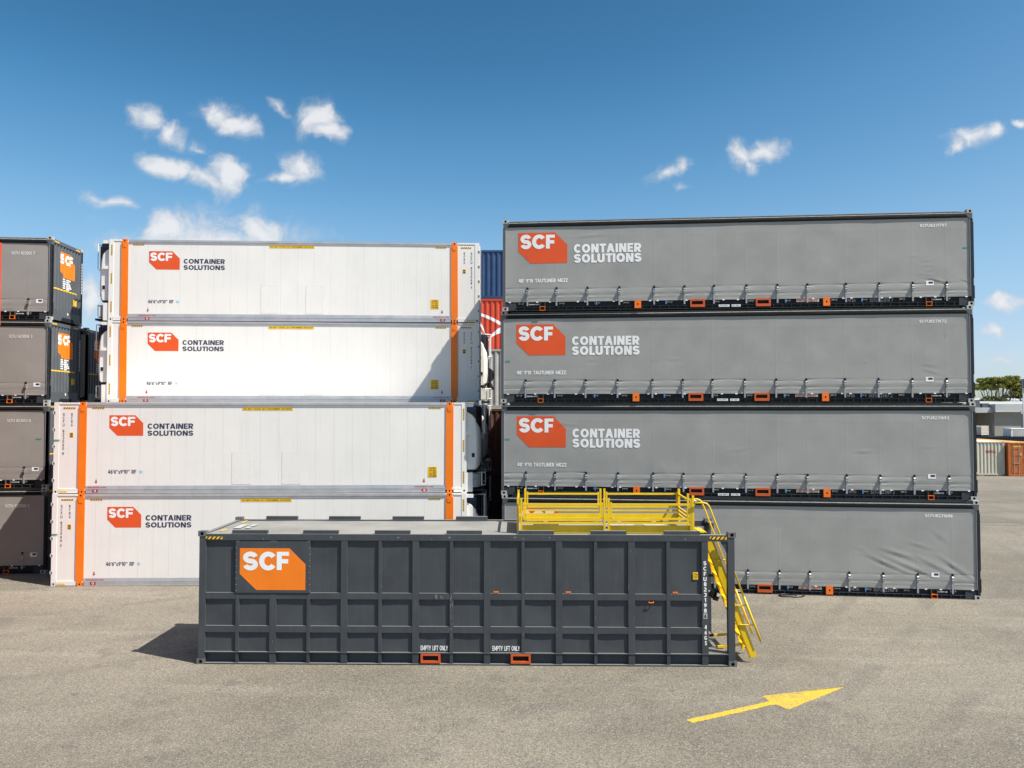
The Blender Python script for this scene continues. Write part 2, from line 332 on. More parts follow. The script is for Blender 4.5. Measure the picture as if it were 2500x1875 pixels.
# ------------------------------------------------------------------ lettering
def font_mesh(s, bold=0.0, line=1.0):
    """flat mesh of a text, normalised to the unit box: list of (u,v), faces, aspect"""
    key = ('font', s, bold, line)
    if key in CACHE: return CACHE[key]
    cu = bpy.data.curves.new('t', 'FONT'); cu.body = s; cu.size = 1; cu.offset = bold; cu.resolution_u = 3; cu.align_x = 'CENTER' if '\n' in s else 'LEFT'; cu.space_line = line
    ob = bpy.data.objects.new('t', cu); COL.objects.link(ob)
    bpy.context.view_layer.update()
    me = bpy.data.meshes.new_from_object(ob.evaluated_get(bpy.context.evaluated_depsgraph_get()))
    vs = [(v.co.x, v.co.y) for v in me.vertices]; fs = [tuple(p.vertices) for p in me.polygons]
    bpy.data.objects.remove(ob); bpy.data.curves.remove(cu); bpy.data.meshes.remove(me)
    x0 = min(v[0] for v in vs); x1 = max(v[0] for v in vs); y0 = min(v[1] for v in vs); y1 = max(v[1] for v in vs)
    vs = [((a-x0)/max(1e-6, x1-x0), (b-y0)/max(1e-6, y1-y0)) for a, b in vs]
    CACHE[key] = (vs, fs); return CACHE[key]
def stroke(path, t):
    """flat ribbon of width t along path -> verts, quads"""
    L = []; n = len(path)
    for i, p in enumerate(path):
        a = path[max(0, i-1)]; b = path[min(n-1, i+1)]; d = Vector((b[0]-a[0], b[1]-a[1])).normalized(); nx, ny = -d.y*t/2, d.x*t/2
        L += [(p[0]+nx, p[1]+ny), (p[0]-nx, p[1]-ny)]
    return L, [(2*i, 2*i+1, 2*i+3, 2*i+2) for i in range(n-1)]
def glyph(ch, w, t=.255):
    """heavy grotesque S, C, F in a box w x 1"""
    A = lambda cx, cy, rx, ry, a0, a1, n: [(cx+rx*math.cos(R(a0+(a1-a0)*i/n)), cy+ry*math.sin(R(a0+(a1-a0)*i/n))) for i in range(n+1)]
    if ch == 'C': return stroke(A(w/2, .5, (w-t)/2, (1-t)/2, 36, 324, 28), t)
    if ch == 'S':
        rx = (w-t)/2*.98; ry = (1-t)/4
        return stroke(A(w/2, .5+ry, rx, ry, 12, 262, 20) + A(w/2, .5-ry, rx, ry, 82, -168, 20), t)
    if ch == 'F':
        vs = [(0,0),(t*1.08,0),(t*1.08,.36),(t*1.08,.60),(t*1.08,1-.22),(t*1.08,1),(0,1),(w*.93,.36),(w*.93,.60),(w,1-.22),(w,1)]
        return vs, [(0,1,2,3,4,5,6),(2,7,8,3),(4,9,10,5)]
def _g(ch, t):
    """sans-serif capitals and figures drawn as strokes: width, list of (verts, faces)"""
    h = t/2; out = []
    A = lambda cx, cy, rx, ry, a0, a1, n=10: [(cx+rx*math.cos(R(a0+(a1-a0)*i/n)), cy+ry*math.sin(R(a0+(a1-a0)*i/n))) for i in range(n+1)]
    def rect(x0, x1, y0, y1): out.append(([(x0,y0),(x1,y0),(x1,y1),(x0,y1)], [(0,1,2,3)]))
    def diag(x0, y0, x1, y1, k=1.0):
        q = h*k*math.hypot(1, (x1-x0)/(y1-y0)); out.append(([(x0-q,y0),(x0+q,y0),(x1+q,y1),(x1-q,y1)], [(0,1,2,3)]))
    def path(p): out.append(stroke(p, t))
    W = {'I': t, 'M': .92, 'W': 1.12, 'O': .84, 'C': .76, 'G': .80, 'N': .74, 'T': .66, 'A': .80, 'E': .58, 'R': .70, 'S': .68, 'L': .56, 'U': .72, 'F': .56, 'D': .74, 'H': .72, 'P': .68, 'Y': .74, 'K': .74, 'X': .72, 'Z': .64, 'V': .76, 'B': .70,
         '1': .36, ' ': .44, "'": t, '"': t*2.6, '.': t, 'm': .80, 'x': .50, '4': .66}
    w = W.get(ch, .62); m = w-h
    if ch == 'O': path(A(w/2,.5,(w-t)/2,(1-t)/2,0,360,28))
    elif ch == '0': path(A(w/2,.5,(w-t)/2,(1-t)/2,0,360,24))
    elif ch == 'C': path(A(w/2,.5,(w-t)/2,(1-t)/2,40,320,24))
    elif ch == 'G': path(A(w/2,.5,(w-t)/2,(1-t)/2,40,345,24)); rect(w*.52, w, .5-t, .5)
    elif ch == 'S': ry = (1-t)/4; path(A(w/2,.5+ry,(w-t)/2,ry,14,262,18)+A(w/2,.5-ry,(w-t)/2,ry,82,-166,18))
    elif ch == 'U': rect(0,t,.3,1); rect(w-t,w,.3,1); path(A(w/2,.32,(w-t)/2,.32-h,180,360,14))
    elif ch == 'N': rect(0,t,0,1); rect(w-t,w,0,1); diag(w-t*.62,0,t*.62,1,.95)
    elif ch == 'T': rect(0,w,1-t*.92,1); rect(w/2-h,w/2+h,0,1-t*.92)
    elif ch == 'I': rect(0,t,0,1)
    elif ch == 'L': rect(0,t,0,1); rect(t,w,0,t*.92)
    elif ch in 'EF':
        rect(0,t,0,1); rect(t,w,1-t*.92,1); rect(t,w*.92,.5-t*.42,.5+t*.42)
        if ch == 'E': rect(t,w,0,t*.92)
    elif ch == 'H': rect(0,t,0,1); rect(w-t,w,0,1); rect(t,w-t,.5-h,.5+h)
    elif ch == 'A': diag(h*1.05,0,w/2-h*.15,1); diag(w-h*1.05,0,w/2+h*.15,1); rect(w*.22,w*.78,.20,.20+t*.8)
    elif ch == 'V': diag(w/2,0,h*1.05,1); diag(w/2,0,w-h*1.05,1)
    elif ch == 'Y': diag(w/2,.38,h*1.05,1); diag(w/2,.38,w-h*1.05,1); rect(w/2-h,w/2+h,0,.42)
    elif ch in 'RPB':
        rect(0,t,0,1); r = (.5-h*.6)/2 if ch != 'R' else (.56-h)/2; yb = 1-h-2*r
        path([(t*.8,1-h),(m-r,1-h)]+A(m-r,1-h-r,r,r,90,-90)+[(t*.8,yb)])
        if ch == 'R': diag(w-h*1.1,0,w*.48,yb)
        if ch == 'B': q = (yb-h)/2; path([(t*.8,yb),(m-q,yb)]+A(m-q,h+q,q,q,90,-90)+[(t*.8,h)])
    elif ch == 'D': rect(0,t,0,1); path([(t*.8,1-h),(w*.4,1-h)]+A(w*.4,.5,w*.6-h,.5-h,90,-90,16)+[(t*.8,h)])
    elif ch == 'M': rect(0,t,0,1); rect(w-t,w,0,1); diag(w/2,.15,h*1.1,1,.9); diag(w/2,.15,w-h*1.1,1,.9)
    elif ch == 'W': diag(w*.27,0,h,1,.9); diag(w*.27,0,w/2,1,.9); diag(w*.73,0,w/2,1,.9); diag(w*.73,0,w-h,1,.9)
    elif ch == 'X': diag(h,0,w-h,1); diag(w-h,0,h,1)
    elif ch == 'x': diag(h,0,w-h,.66); diag(w-h,0,h,.66)
    elif ch == 'Z': rect(0,w,1-t*.92,1); rect(0,w,0,t*.92); diag(h*1.4,t*.5,w-h*1.4,1-t*.5)
    elif ch == 'K': rect(0,t,0,1); diag(t*1.2,.40,w-h*1.2,1); diag(w-h*1.2,0,w*.40,.62)
    elif ch == '1': rect(w-t,w,0,1); diag(h*.6,.72,w-h,1,.9)
    elif ch == '2': path(A(w/2,1-h-(w-t)/2*.95,(w-t)/2,(w-t)/2*.95,165,-25,12)+[(h*1.5,t*.8)]); rect(0,w,0,t*.92)
    elif ch == '3': ry = (1-t)/4; path(A(w/2,.5+ry,(w-t)/2,ry,160,-80,14)); path(A(w/2,.5-ry,(w-t)/2,ry,80,-160,14))
    elif ch == '4': rect(w*.60,w*.60+t,0,1); rect(0,w,.22,.22+t*.85); diag(h*1.1,.26,w*.60,1,.9)
    elif ch == '5': rect(t*.4,w*.95,1-t*.92,1); rect(t*.4,t*1.35,.48,1-t*.92); path([(t*.6,.50)]+A(w/2-t*.1,.33,(w-t)/2+t*.1,.33-h,115,-150,14))
    elif ch in '69':
        q = .33-h; p = A(w/2,.33,(w-t)/2,q,0,360,18); c = A(w*.92,.34,w*.92-h,.66-h,180,98,10)
        if ch == '9': p = [(w-a, 1-b) for a, b in p]; c = [(w-a, 1-b) for a, b in c]
        path(p); path(c)
    elif ch == '7': rect(0,w,1-t*.92,1); diag(w*.32,0,w-h*1.2,1-t*.6)
    elif ch == '8': ry = (1-t)/4; path(A(w/2,.5+ry,(w-t)/2*.92,ry,0,360,18)); path(A(w/2,.5-ry,(w-t)/2,ry,0,360,18))
    elif ch == "'": rect(0,t,.66,1)
    elif ch == '"': rect(0,t*.9,.66,1); rect(t*1.6,t*2.5,.66,1)
    elif ch == '.': rect(0,t,0,t)
    elif ch == 'm': rect(0,t,0,.68); rect(w/2-h,w/2+h,0,.6); rect(w-t,w,0,.6); rect(t,w,.68-t*.8,.68)
    elif ch != ' ': return None
    return w, out
def block_mesh(s, t, line=1.28):
    key = ('blk', s, t, line)
    if key in CACHE: return CACHE[key]
    V = []; Fs = []; rows = s.split('\n')
    for r, row in enumerate(rows):
        x = 0; cells = []
        for ch in row: w, st = _g(ch, t); cells.append((x, st)); x += w+.055+t*.14-(.05 if ch in 'CLT' else 0)
        tot = x-.055-t*.14
        for cx, st in cells:
            for k, (vs, fs) in enumerate(st):
                b = len(V); V += [(cx+a-(tot/2 if len(rows) > 1 else 0), q-r*line, k) for a, q in vs]; Fs += [tuple(i+b for i in f) for f in fs]
    x0 = min(v[0] for v in V); x1 = max(v[0] for v in V); y0 = min(v[1] for v in V); y1 = max(v[1] for v in V)
    CACHE[key] = ([((a-x0)/(x1-x0), (b-y0)/(y1-y0), k) for a, b, k in V], Fs); return CACHE[key]
def flat(vs, fs, fx, mat, name, parent, key=None):
    m = M()
    pts = []
    for q in vs:
        p = fx(q[0], q[1]); pts.append((p[0], p[1]-(.0005*q[2] if len(q) > 2 else 0), p[2]))
    m.add(pts, fs)
    return part(name, key, lambda: m, mat, parent, fix=False)
def text(s, x0, x1, z0, z1, y, mat, parent, bold=0.0, name='lettering', fn=None, line=1.0):
    t = .255 if bold >= .03 else .215 if bold >= .02 else .18 if bold >= .012 else .15
    if any(c.islower() and c not in 'mx' for c in s): vs, fs = font_mesh(s, bold, line)
    else: vs, fs = block_mesh(s, t)
    g = fn or (lambda x, z: 0.0)
    return flat(vs, fs, lambda u, v: (x0+u*(x1-x0), y - g(x0+u*(x1-x0), z0+v*(z1-z0)), z0+v*(z1-z0)), mat, name, parent)
def letters3(boxes, y, mat, parent, fn=None):
    """S, C, F as ONE emblem lettering part; boxes = three (x0,x1,z0,z1)"""
    g = fn or (lambda x, z: 0.0); m = M()
    for ch, (x0, x1, z0, z1) in zip('SCF', boxes):
        h = z1-z0; vs, fs = glyph(ch, (x1-x0)/h)
        bx0 = min(v[0] for v in vs); bx1 = max(v[0] for v in vs); by0 = min(v[1] for v in vs); by1 = max(v[1] for v in vs)
        pts = []
        for a, b in vs:
            x = x0+(a-bx0)/(bx1-bx0)*(x1-x0); z = z0+(b-by0)/(by1-by0)*h; pts.append((x, y-g(x, z), z))
        m.add(pts, fs)
    return part('logo_lettering', None, lambda: m, mat, parent, fix=False)
def gridpoly(poly, y, fn, step=.15):
    """polygon in (x,z) cut into small cells so that it follows a curved sheet"""
    bm = bmesh.new(); vs = [bm.verts.new((x, 0, z)) for x, z in poly]; bm.faces.new(vs)
    xs = [p[0] for p in poly]; zs = [p[1] for p in poly]
    for ax, lo, hi in ((0, min(xs), max(xs)), (2, min(zs), max(zs))):
        k = lo+step
        while k < hi:
            no = (1,0,0) if ax == 0 else (0,0,1); co = (k,0,0) if ax == 0 else (0,0,k)
            bmesh.ops.bisect_plane(bm, geom=bm.verts[:]+bm.edges[:]+bm.faces[:], plane_co=co, plane_no=no); k += step
    for v in bm.verts: v.co.y = y - fn(v.co.x, v.co.z)
    for f in bm.faces:
        if f.normal.y > 0: f.normal_flip()
    me = bpy.data.meshes.new('m'); bm.to_mesh(me); bm.free(); return me
def hazard(x0, x1, z0, z1, y, parent, n=4, vert=False, key=None):
    def mk():
        m = M(); m.box(x0, x1, y, y+.003, z0, z1); m.cur = 1
        if not vert:
            p = (x1-x0)/n; h = z1-z0
            for i in range(n):
                a = x0+p*i; e = min(h, p*.5); m.poly([(a, y-.001, z0), (a+p*.42, y-.001, z0), (min(x1, a+p*.42+e), y-.001, z1), (a+e, y-.001, z1)])
        else:
            p = (z1-z0)/n; w = x1-x0
            for i in range(n):
                a = z0+p*i; e = min(w, p*.45); m.poly([(x0, y-.001, a), (x1, y-.001, a+e), (x1, y-.001, a+e+p*.42), (x0, y-.001, a+p*.42)])
        return m
    return part('hazard_stripe', key, mk, [P['lyellow'], P['black']], parent, fix=False)
def slot_face(m, x0, x1, y, z0, z1, ex=0, ez=0, d=.05, sw=.22, sh=.34):
    """front plate (facing -y) with a real oval hole; dark inside goes to material 1"""
    cx = (x0+x1)/2+ex; cz = (z0+z1)/2+ez; hw = (x1-x0)*sw; hh = (z1-z0)*sh; c = m.cur
    out = [(x0,z0),(cx,z0),(x1,z0),(x1,cz),(x1,z1),(cx,z1),(x0,z1),(x0,cz)]
    inn = [(cx-hw*.75,cz-hh*.75),(cx,cz-hh),(cx+hw*.75,cz-hh*.75),(cx+hw,cz),(cx+hw*.75,cz+hh*.75),(cx,cz+hh),(cx-hw*.75,cz+hh*.75),(cx-hw,cz)]
    vs = [(x,y,z) for x,z in out]+[(x,y,z) for x,z in inn]+[(x,y+d,z) for x,z in inn]
    m.add(vs, [(i,(i+1)%8,(i+1)%8+8,i+8) for i in range(8)]); m.cur = 1
    m.add(vs, [(i+8,(i+1)%8+8,(i+1)%8+16,i+16) for i in range(8)]+[tuple(range(16,24))]); m.cur = c
def casting(key, mat, parent, loc, name='corner_casting', w=.178, d=.162, h=.118, **k):
    def mk():
        m = M(); b = .008
        slot_face(m, 0, w, 0, b*0, h, d=.05, **k)
        m.box(0, w, .0505, d, 0, h); m.box(-.0, w, .0, .0515, h-.0, h+.001); m.box(0, w, .0, .0515, -.001, 0)
        m.box(-.001, 0, 0, .0515, 0, h); m.box(w, w+.001, 0, .0515, 0, h)
        return m
    return part(name, key, mk, [mat, P['hole']], parent, loc=loc, fix=False)
def castings8(key, mat, T, L, w, h, y=0.0, ch=.118):
    for x in (0, L-.178):
        for z in (0, h-ch):
            casting(key, mat, T, (x, y, z), h=ch)
            part('corner_casting', key+'b', lambda: M().box(0, .178, 0, .162, 0, ch), [mat, P['hole']], T, loc=(x, w-.162-y, z))

# corrugated sheets ------------------------------------------------------
def corr_profile(u0, u1, pitch, depth, flatf=.27):
    """list of (u, h) break points; h = 0 outer, depth = inner"""
    n = max(1, round((u1-u0)/pitch)); p = (u1-u0)/n; pts = [(u0, 0.0)]
    for i in range(n):
        a = u0+i*p
        pts += [(a+p*.15, 0), (a+p*.15+p*.22, depth), (a+p*.63, depth), (a+p*.85, 0)]
    pts.append((u1, 0.0)); return pts
def corr_h(prof, u):
    for (a, ha), (b, hb) in zip(prof, prof[1:]):
        if a <= u <= b: return ha+(hb-ha)*((u-a)/max(1e-9, b-a))
    return 0
def corr_sheet(m, prof, v0, v1, fx):
    n = len(prof); vs = [fx(u, v0, h) for u, h in prof]+[fx(u, v1, h) for u, h in prof]
    m.add(vs, [(i, i+1, n+i+1, n+i) for i in range(n-1)]); return m
def drape(vs, fs, prof, fx, off, mat, name, parent):
    """flat decal (u,v) cut along the folds and laid onto the corrugation"""
    bm = bmesh.new(); bv = [bm.verts.new((u, v, 0)) for u, v in vs]
    for f in fs:
        try: bm.faces.new([bv[i] for i in f])
        except ValueError: pass
    us = [v[0] for v in vs]; lo, hi = min(us), max(us)
    for u, h in prof:
        if lo < u < hi: bmesh.ops.bisect_plane(bm, geom=bm.verts[:]+bm.edges[:]+bm.faces[:], plane_co=(u,0,0), plane_no=(1,0,0))
    for v in bm.verts: v.co = fx(v.co.x, v.co.y, corr_h(prof, v.co.x)-off)
    me = bpy.data.meshes.new('m'); bm.to_mesh(me); bm.free(); me.materials.append(mat)
    o = bpy.data.objects.new(name, me); COL.objects.link(o); o.parent = parent; return o

# ------------------------------------------------------------------ the ground
def ground():
    m = M(); m.add([(-1500,-300,0),(1500,-300,0),(1500,2600,0),(-1500,2600,0)], [(0,1,2,3)])
    o = part('ground', None, lambda: m, P['asphalt'], None); o['kind'] = 'structure'
ground()

# ------------------------------------------------------------------ tank container in front
def tank_container():
    L, Wd, H = 12.192, 2.5, 3.0
    T = thing('tank_container', 'long dark grey steel tank container with ribbed side, yellow roof guard rail and stair', 'tank container', (-7.149, 18.381, 0), R(-.98))
    G = P['tank']; XE = 11.567
    castings8('Fc', P['castd'], T, L, Wd, H)
    for x in (.028, 12.012):
        for y in (.012, Wd-.162):
            part('corner_post', None, lambda: M().bbox(x, x+.150, y, y+.15, .118, 2.882), G, T)
    # wall sheet: one recessed plate per cell, gently dished
    cen = [(.908,.075),(1.72,.150),(2.53,.075),(3.342,.150),(4.16,.075),(4.968,.150),(5.78,.077),(6.588,.148),(7.402,.075),(8.213,.152),(9.038,.073),(9.848,.155),(10.674,.085),(11.495,.145)]
    ed = [.178]+[q for c, w in cen for q in (c-w/2, c+w/2)]
    rows = [(1.61, 2.80), (.865, 1.47), (.285, .72)]
    rnd = random.Random(4)
    def cell(x0, x1, z0, z1, s):
        m = M(); nx, nz = 8, 8; vs = []
        for j in range(nz+1):
            for i in range(nx+1):
                a, b = i/nx, j/nz; e = math.sin(math.pi*a)*math.sin(math.pi*b)
                vs.append((x0-.01+(x1-x0+.02)*a, .058+s*e+.003*math.sin(a*5+s*900)*math.sin(math.pi*b), z0-.01+(z1-z0+.02)*b))
        m.add(vs, [(j*(nx+1)+i, j*(nx+1)+i+1, (j+1)*(nx+1)+i+1, (j+1)*(nx+1)+i) for j in range(nz) for i in range(nx)]); return m
    for k in range(len(cen)):
        x0, x1 = ed[2*k], ed[2*k+1]
        for r, (z0, z1) in enumerate(rows):
            if r == 0 and k in (1, 2): continue
            part('side_panel', None, lambda: cell(x0, x1, z0, z1, rnd.uniform(.000, .009)), G, T, smooth=True)
    part('inner_wall', None, lambda: M().box(.178, XE-.01, .075, Wd-.075, .28, 2.86), G, T)
    for c, w in cen:
        part('rib', None, lambda: M().bbox(c-w/2, c+w/2, .0125, .074, .27, 2.80, .004), G, T)
        if not 7.3 < c < 7.5: part('gusset', None, lambda: M().prism_x([(.014,.262),(.030,.040),(.14,.040),(.14,.262)], c-w/2+.003, c+w/2-.003), G, T)
    for z0, z1 in ((1.47, 1.61), (.72, .865)):
        for k in range(len(cen)):
            part('rail_segment', None, lambda: M().bbox(ed[2*k]+.001, ed[2*k+1]-.001, .016, .074, z0, z1, .004), G, T)
    part('top_rail', None, lambda: M().bbox(.18, 12.01, .008, .12, 2.795, 2.935, .006), G, T)
    part('top_rail', None, lambda: M().box(.18, 12.01, Wd-.12, Wd-.01, 2.795, 2.935), G, T)
    for x in (.03, 12.05): part('end_rail', None, lambda: M().box(x, x+.11, .165, Wd-.165, 2.80, 2.932) if x < 5 else M().box(x, x+.11, Wd-.5, Wd-.165, 2.80, 2.932), G, T)
    part('bottom_ledge', None, lambda: M().box(.18, 12.01, .004, .12, .264, .282), G, T)
    part('bottom_web', None, lambda: M().box(.18, 12.01, .13, .16, .03, .263), G, T)
    part('bottom_flange', None, lambda: M().box(.18, 12.01, .006, .135, .012, .030), G, T)
    part('floor_frame', None, lambda: M().box(.18, 12.01, .17, Wd-.02, .03, .255), P['tankdark'], T)
    part('end_deck', None, lambda: M().box(XE+.01, 12.0, .13, Wd-.13, .262, .283), G, T)
    part('end_wall', None, lambda: M().box(.05, .12, .165, Wd-.165, .12, 2.79), G, T)
    part('side_wall', None, lambda: M().box(.18, XE, Wd-.06, Wd-.02, .27, 2.79), G, T)
    # left end ribs
    for y in (.62, 1.20, 1.78): part('rib', None, lambda: M().box(.0, .049, y, y+.1, .13, 2.79), G, T)
    # roof
    def roof():
        m = M(); nx, ny = 60, 8; vs = []
        for j in range(ny+1):
            for i in range(nx+1):
                x = .12+(XE-.12)*i/nx; y = .121+(Wd-.242)*j/ny
                vs.append((x, y, 2.905+.012*mnoise.noise(Vector((x*.8, y*1.2, 3)))))
        m.add(vs, [(j*(nx+1)+i, j*(nx+1)+i+1, (j+1)*(nx+1)+i+1, (j+1)*(nx+1)+i) for j in range(ny) for i in range(nx)]); return m
    part('roof', None, roof, P['tankroof'], T, smooth=True)
    part('roof_edge', None, lambda: M().box(.18, 12.01, .02, .12, 2.9355, 2.938), P['tankroof'], T)
    ca = math.cos(R(.98))
    for wx in (-6.38, -4.757, -3.12, -1.488, .1455, 1.784, 3.44):
        x = wx+7.149
        part('roof_block', 'Frb', lambda: M().bbox(0, .805, 0, .10, 0, .082, .005), G, T, loc=(x, .03, 2.939))
        part('roof_block', 'Frb', None, G, T, loc=(x+.01, Wd-.10, 2.939))
    # emblem panel
    pan = part('emblem_panel', None, lambda: M().bbox(.866, 2.57, -.002, .0105, 1.612, 2.765, .003), G, T)
    part('emblem', None, lambda: M().poly([(x, -.005, z) for x, z in [(.963,2.037),(1.344,1.675),(2.464,1.675),(2.464,2.257),(2.097,2.618),(.963,2.618)]]), P['orange'], pan, fix=False)
    letters3([(1.037,1.377,2.115,2.541),(1.403,1.779,2.115,2.541),(1.807,2.088,2.125,2.538)], -.008, P['white'], pan)
    def bolts():
        m = M()
        for z in [1.66+.138*i for i in range(8)]:
            for x in (.878, 2.556): m.prism_y([(x+.009*math.cos(a*1.047), z+.009*math.sin(a*1.047)) for a in range(6)], -.008, .0)
        return m
    part('bolts', None, bolts, P['steel'], pan)
    # fork pockets
    for x0, x1 in ((5.087, 5.533), (7.123, 7.573)):
        def fp():
            m = M(); z0, z1 = .048, .262; w = .047
            m.box(x0, x1, -.002, .10, z1-w, z1); m.box(x0, x1, -.002, .10, z0, z0+w*1.1); m.box(x0, x0+w, -.002, .10, z0+w*1.1, z1-w); m.box(x1-w, x1, -.002, .10, z0+w*1.1, z1-w)
            m.cur = 1; m.box(x0+w, x1-w, .09, .129, z0+w, z1-w); return m
        part('fork_pocket', None, fp, [P['forkor'], P['hole']], T)
    # small orange pull handles, labels, lettering
    for x, z in ((6.735,1.628),(8.365,1.628),(10.77,1.628)):
        part('pull_handle', 'Fh', lambda: M().box(0, .115, -.02, -.005, .008, .034).box(.008, .022, -.02, .012, 0, .012).box(.093, .107, -.02, .012, 0, .012), P['plateor'], T, loc=(x, .03, z))
    part('pull_handle', 'Fh2', lambda: M().tube([(0,.05,.02),(.015,.0,.0),(.1,.0,.0),(.115,.05,.02)], .012, 6), P['plateor'], T, loc=(10.225, .0, 1.42))
    part('height_label', None, lambda: M().box(11.232, 11.345, .044, .047, 1.935, 2.10), P['lyellow'], T)
    text("3.0m\n9'10\"", 11.243, 11.335, 1.955, 2.08, .0435, P['black'], T, 0, line=1.2)
    text('S\nC\nF\nU', 11.458, 11.531, 1.905, 2.352, .009, P['white'], T, .02, line=1.0)
    text('8\n2\n3\n1\n9\n8', 11.466, 11.529, 1.205, 1.885, .009, P['white'], T, .02, line=1.0)
    part('check_digit_box', None, lambda: M().box(11.455, 11.54, .0085, .0125, 1.065, 1.19), P['cast'], T)
    text('6', 11.472, 11.522, 1.078, 1.178, .0065, P['tank'], T, .02)
    text('4\n6\nG\n5', 11.470, 11.533, .478, .925, .009, P['white'], T, .02, line=1.0)
    for x0, x1 in ((5.082, 5.700), (6.707, 7.325)): text('EMPTY LIFT ONLY', x0, x1, .325, .432, .038, P['white'], T, .012)
    hazard(.176, .555, 2.818, 2.875, .0035, T); hazard(11.608, 11.986, 2.842, 2.902, .0035, T)
    part('knee_brace', None, lambda: M().prism_y([(11.84,2.795),(12.012,2.50),(12.012,2.795)], .03, .045), G, T)
    def scuff():
        m = M(); r_ = random.Random(21)
        def sl(x, z, w, h, y, lean=0): m.add([(x,y,z),(x+w,y,z),(x+w+lean,y,z+h),(x+lean,y,z+h)], [(0,1,2,3)])
        for i in range(9): sl(5.35+r_.random()*.4, 1.475+r_.random()*.03, r_.uniform(.004,.012), r_.uniform(.05,.12), .0145)
        for i in range(10): sl(5.75+r_.random()*.07, .75+r_.random()*.75, r_.uniform(.003,.009), r_.uniform(.03,.16), .0110, r_.uniform(-.03,.03))
        for i in range(5): sl(5.45+r_.random()*.3, .73+r_.random()*.05, r_.uniform(.003,.007), r_.uniform(.03,.07), .0145)
        for i in range(16):
            c_, w_ = r_.choice(cen); sl(c_-w_/2+r_.random()*w_*.9, .35+r_.random()*2.3, r_.uniform(.003,.006), r_.uniform(.02,.14), .0110, r_.uniform(-.01,.01))
        for i in range(12): sl(.3+r_.random()*11, 2.80+r_.random()*.08, r_.uniform(.01,.05), r_.uniform(.006,.03), .0065)
        return m
    stuff(part('scuff_marks', None, scuff, P['scuff'], T, fix=False))
    # markings on the roof end
    for y in (.5, 1.9):
        part('roof_hazard_mark', None, lambda: M().box(.30, .36, y, y+.09, 2.925, 2.928).box(.30, .36, y+.13, y+.22, 2.925, 2.928).box(.30,.36,y+.26,y+.35,2.925,2.928), P['lyellow'], T)
    part('roof_text_mark', None, lambda: M().box(.45, .62, .95, 1.55, 2.926, 2.929).box(.72, .84, .95, 1.2, 2.926, 2.929).box(.72, .84, 1.3, 1.6, 2.926, 2.929), P['cast'], T)
    # far-end frame, pipework
    part('rear_pipe', None, lambda: M().tube([(XE, 1.0, 1.43),(11.72, 1.0, 1.44),(11.84, 1.0, 1.42),(11.92, 1.0, 1.36)], .085, 12), P['black'], T, smooth=True)
    part('pipe_flange', None, lambda: M().tube([(XE+.005, 1.0, 1.43),(XE+.06, 1.0, 1.43)], .16, 14).tube([(11.93,1.0,1.36),(12.02,1.0,1.33)], .12, 6), P['black'], T)
    part('grab_bar', None, lambda: M().box(XE, 12.0, 1.0, 1.05, 1.80, 1.86), P['black'], T)
    part('drain_valve', None, lambda: M().tube([(XE, .8, .86),(11.66, .8, .86)], .07, 10).tube([(11.62,.8,.92),(11.62,.8,1.06)], .03, 8), P['steel'], T)
    part('valve_box', None, lambda: M().box(XE, 11.70, .75, .95, .42, .54), P['steel'], T)
    part('rear_brace', None, lambda: M().prism_y([(XE+.02,.285),(11.80,.285),(11.62,.5),(XE+.02,.5)], 1.1, 1.16), P['black'], T)
    # -------- roof guard rail
    Y = P['yellow']
    def fence(yp, ytoe, z0, xs, top, m1, m2, toe, ptop):
        for (xa, xb) in ((xs[0], xs[1]), (xs[2], xs[3])):
            g = part('guard_rail', None, lambda: M().box(xa+.03, xb-.03, yp-.02, yp+.02, top-.022, top+.022), Y, T)
            for xp in (xa, xb): part('post', None, lambda: M().box(xp-.024, xp+.024, yp-.024, yp+.024, z0, ptop), Y, g)
            for xp in (xa+.055, xb-.055): part('inner_post', None, lambda: M().box(xp-.018, xp+.018, yp-.018, yp+.018, m1, top+.05), Y, g)
            for zz in (m1, m2): part('mid_rail', None, lambda: M().box(xa+.03, xb-.03, yp-.018, yp+.018, zz-.022, zz+.022), Y, g)
            part('toe_board', None, lambda: M().box(xa+.02, xb-.02, ytoe, ytoe+.008, toe[0], toe[1]), Y, g)
            for xp in (xa, xb): part('foot_plate', None, lambda: M().box(xp-.05, xp+.05, yp-.05, yp+.05, z0-.012, z0), P['steel'], g)
    fence(.33, .375, 2.97, (7.36, 9.27, 9.37, 11.26), 3.585, 3.255, 3.16, (2.92, 3.10), 3.725)
    fence(2.16, 2.125, 2.97, (7.45, 9.35, 9.45, 11.33), 3.635, 3.31, 3.22, (2.95, 3.15), 3.765)
    def side(xp, ya, yb, za, zb, ptop, toe=True):
        g = part('guard_rail', None, lambda: M().beam((xp, ya, za), (xp, yb, zb), .04, .044), Y, T)
        for yy in (ya, yb): part('post', None, lambda: M().box(xp-.024, xp+.024, yy-.024, yy+.024, 2.93, ptop), Y, g)
        for d in (.33, .42, .51): part('mid_rail', None, lambda: M().beam((xp, ya, za-d), (xp, yb, zb-d), .036, .04), Y, g)
        if toe: part('toe_board', None, lambda: M().box(xp-.004, xp+.004, ya, yb, 2.93, 3.12), Y, g)
    side(7.28, .42, 2.10, 3.60, 3.63, 3.74); side(11.31, .95, 2.10, 3.62, 3.63, 3.77, False); 
    gate = part('gate_post', None, lambda: M().box(11.275, 11.325, .30, .35, 2.96, 3.79), Y, T)
    part('gate_latch', None, lambda: M().tube([(11.33,.32,3.70),(11.37,.31,3.66),(11.36,.31,3.6),(11.33,.32,3.57)], .006, 6), P['steel'], gate)
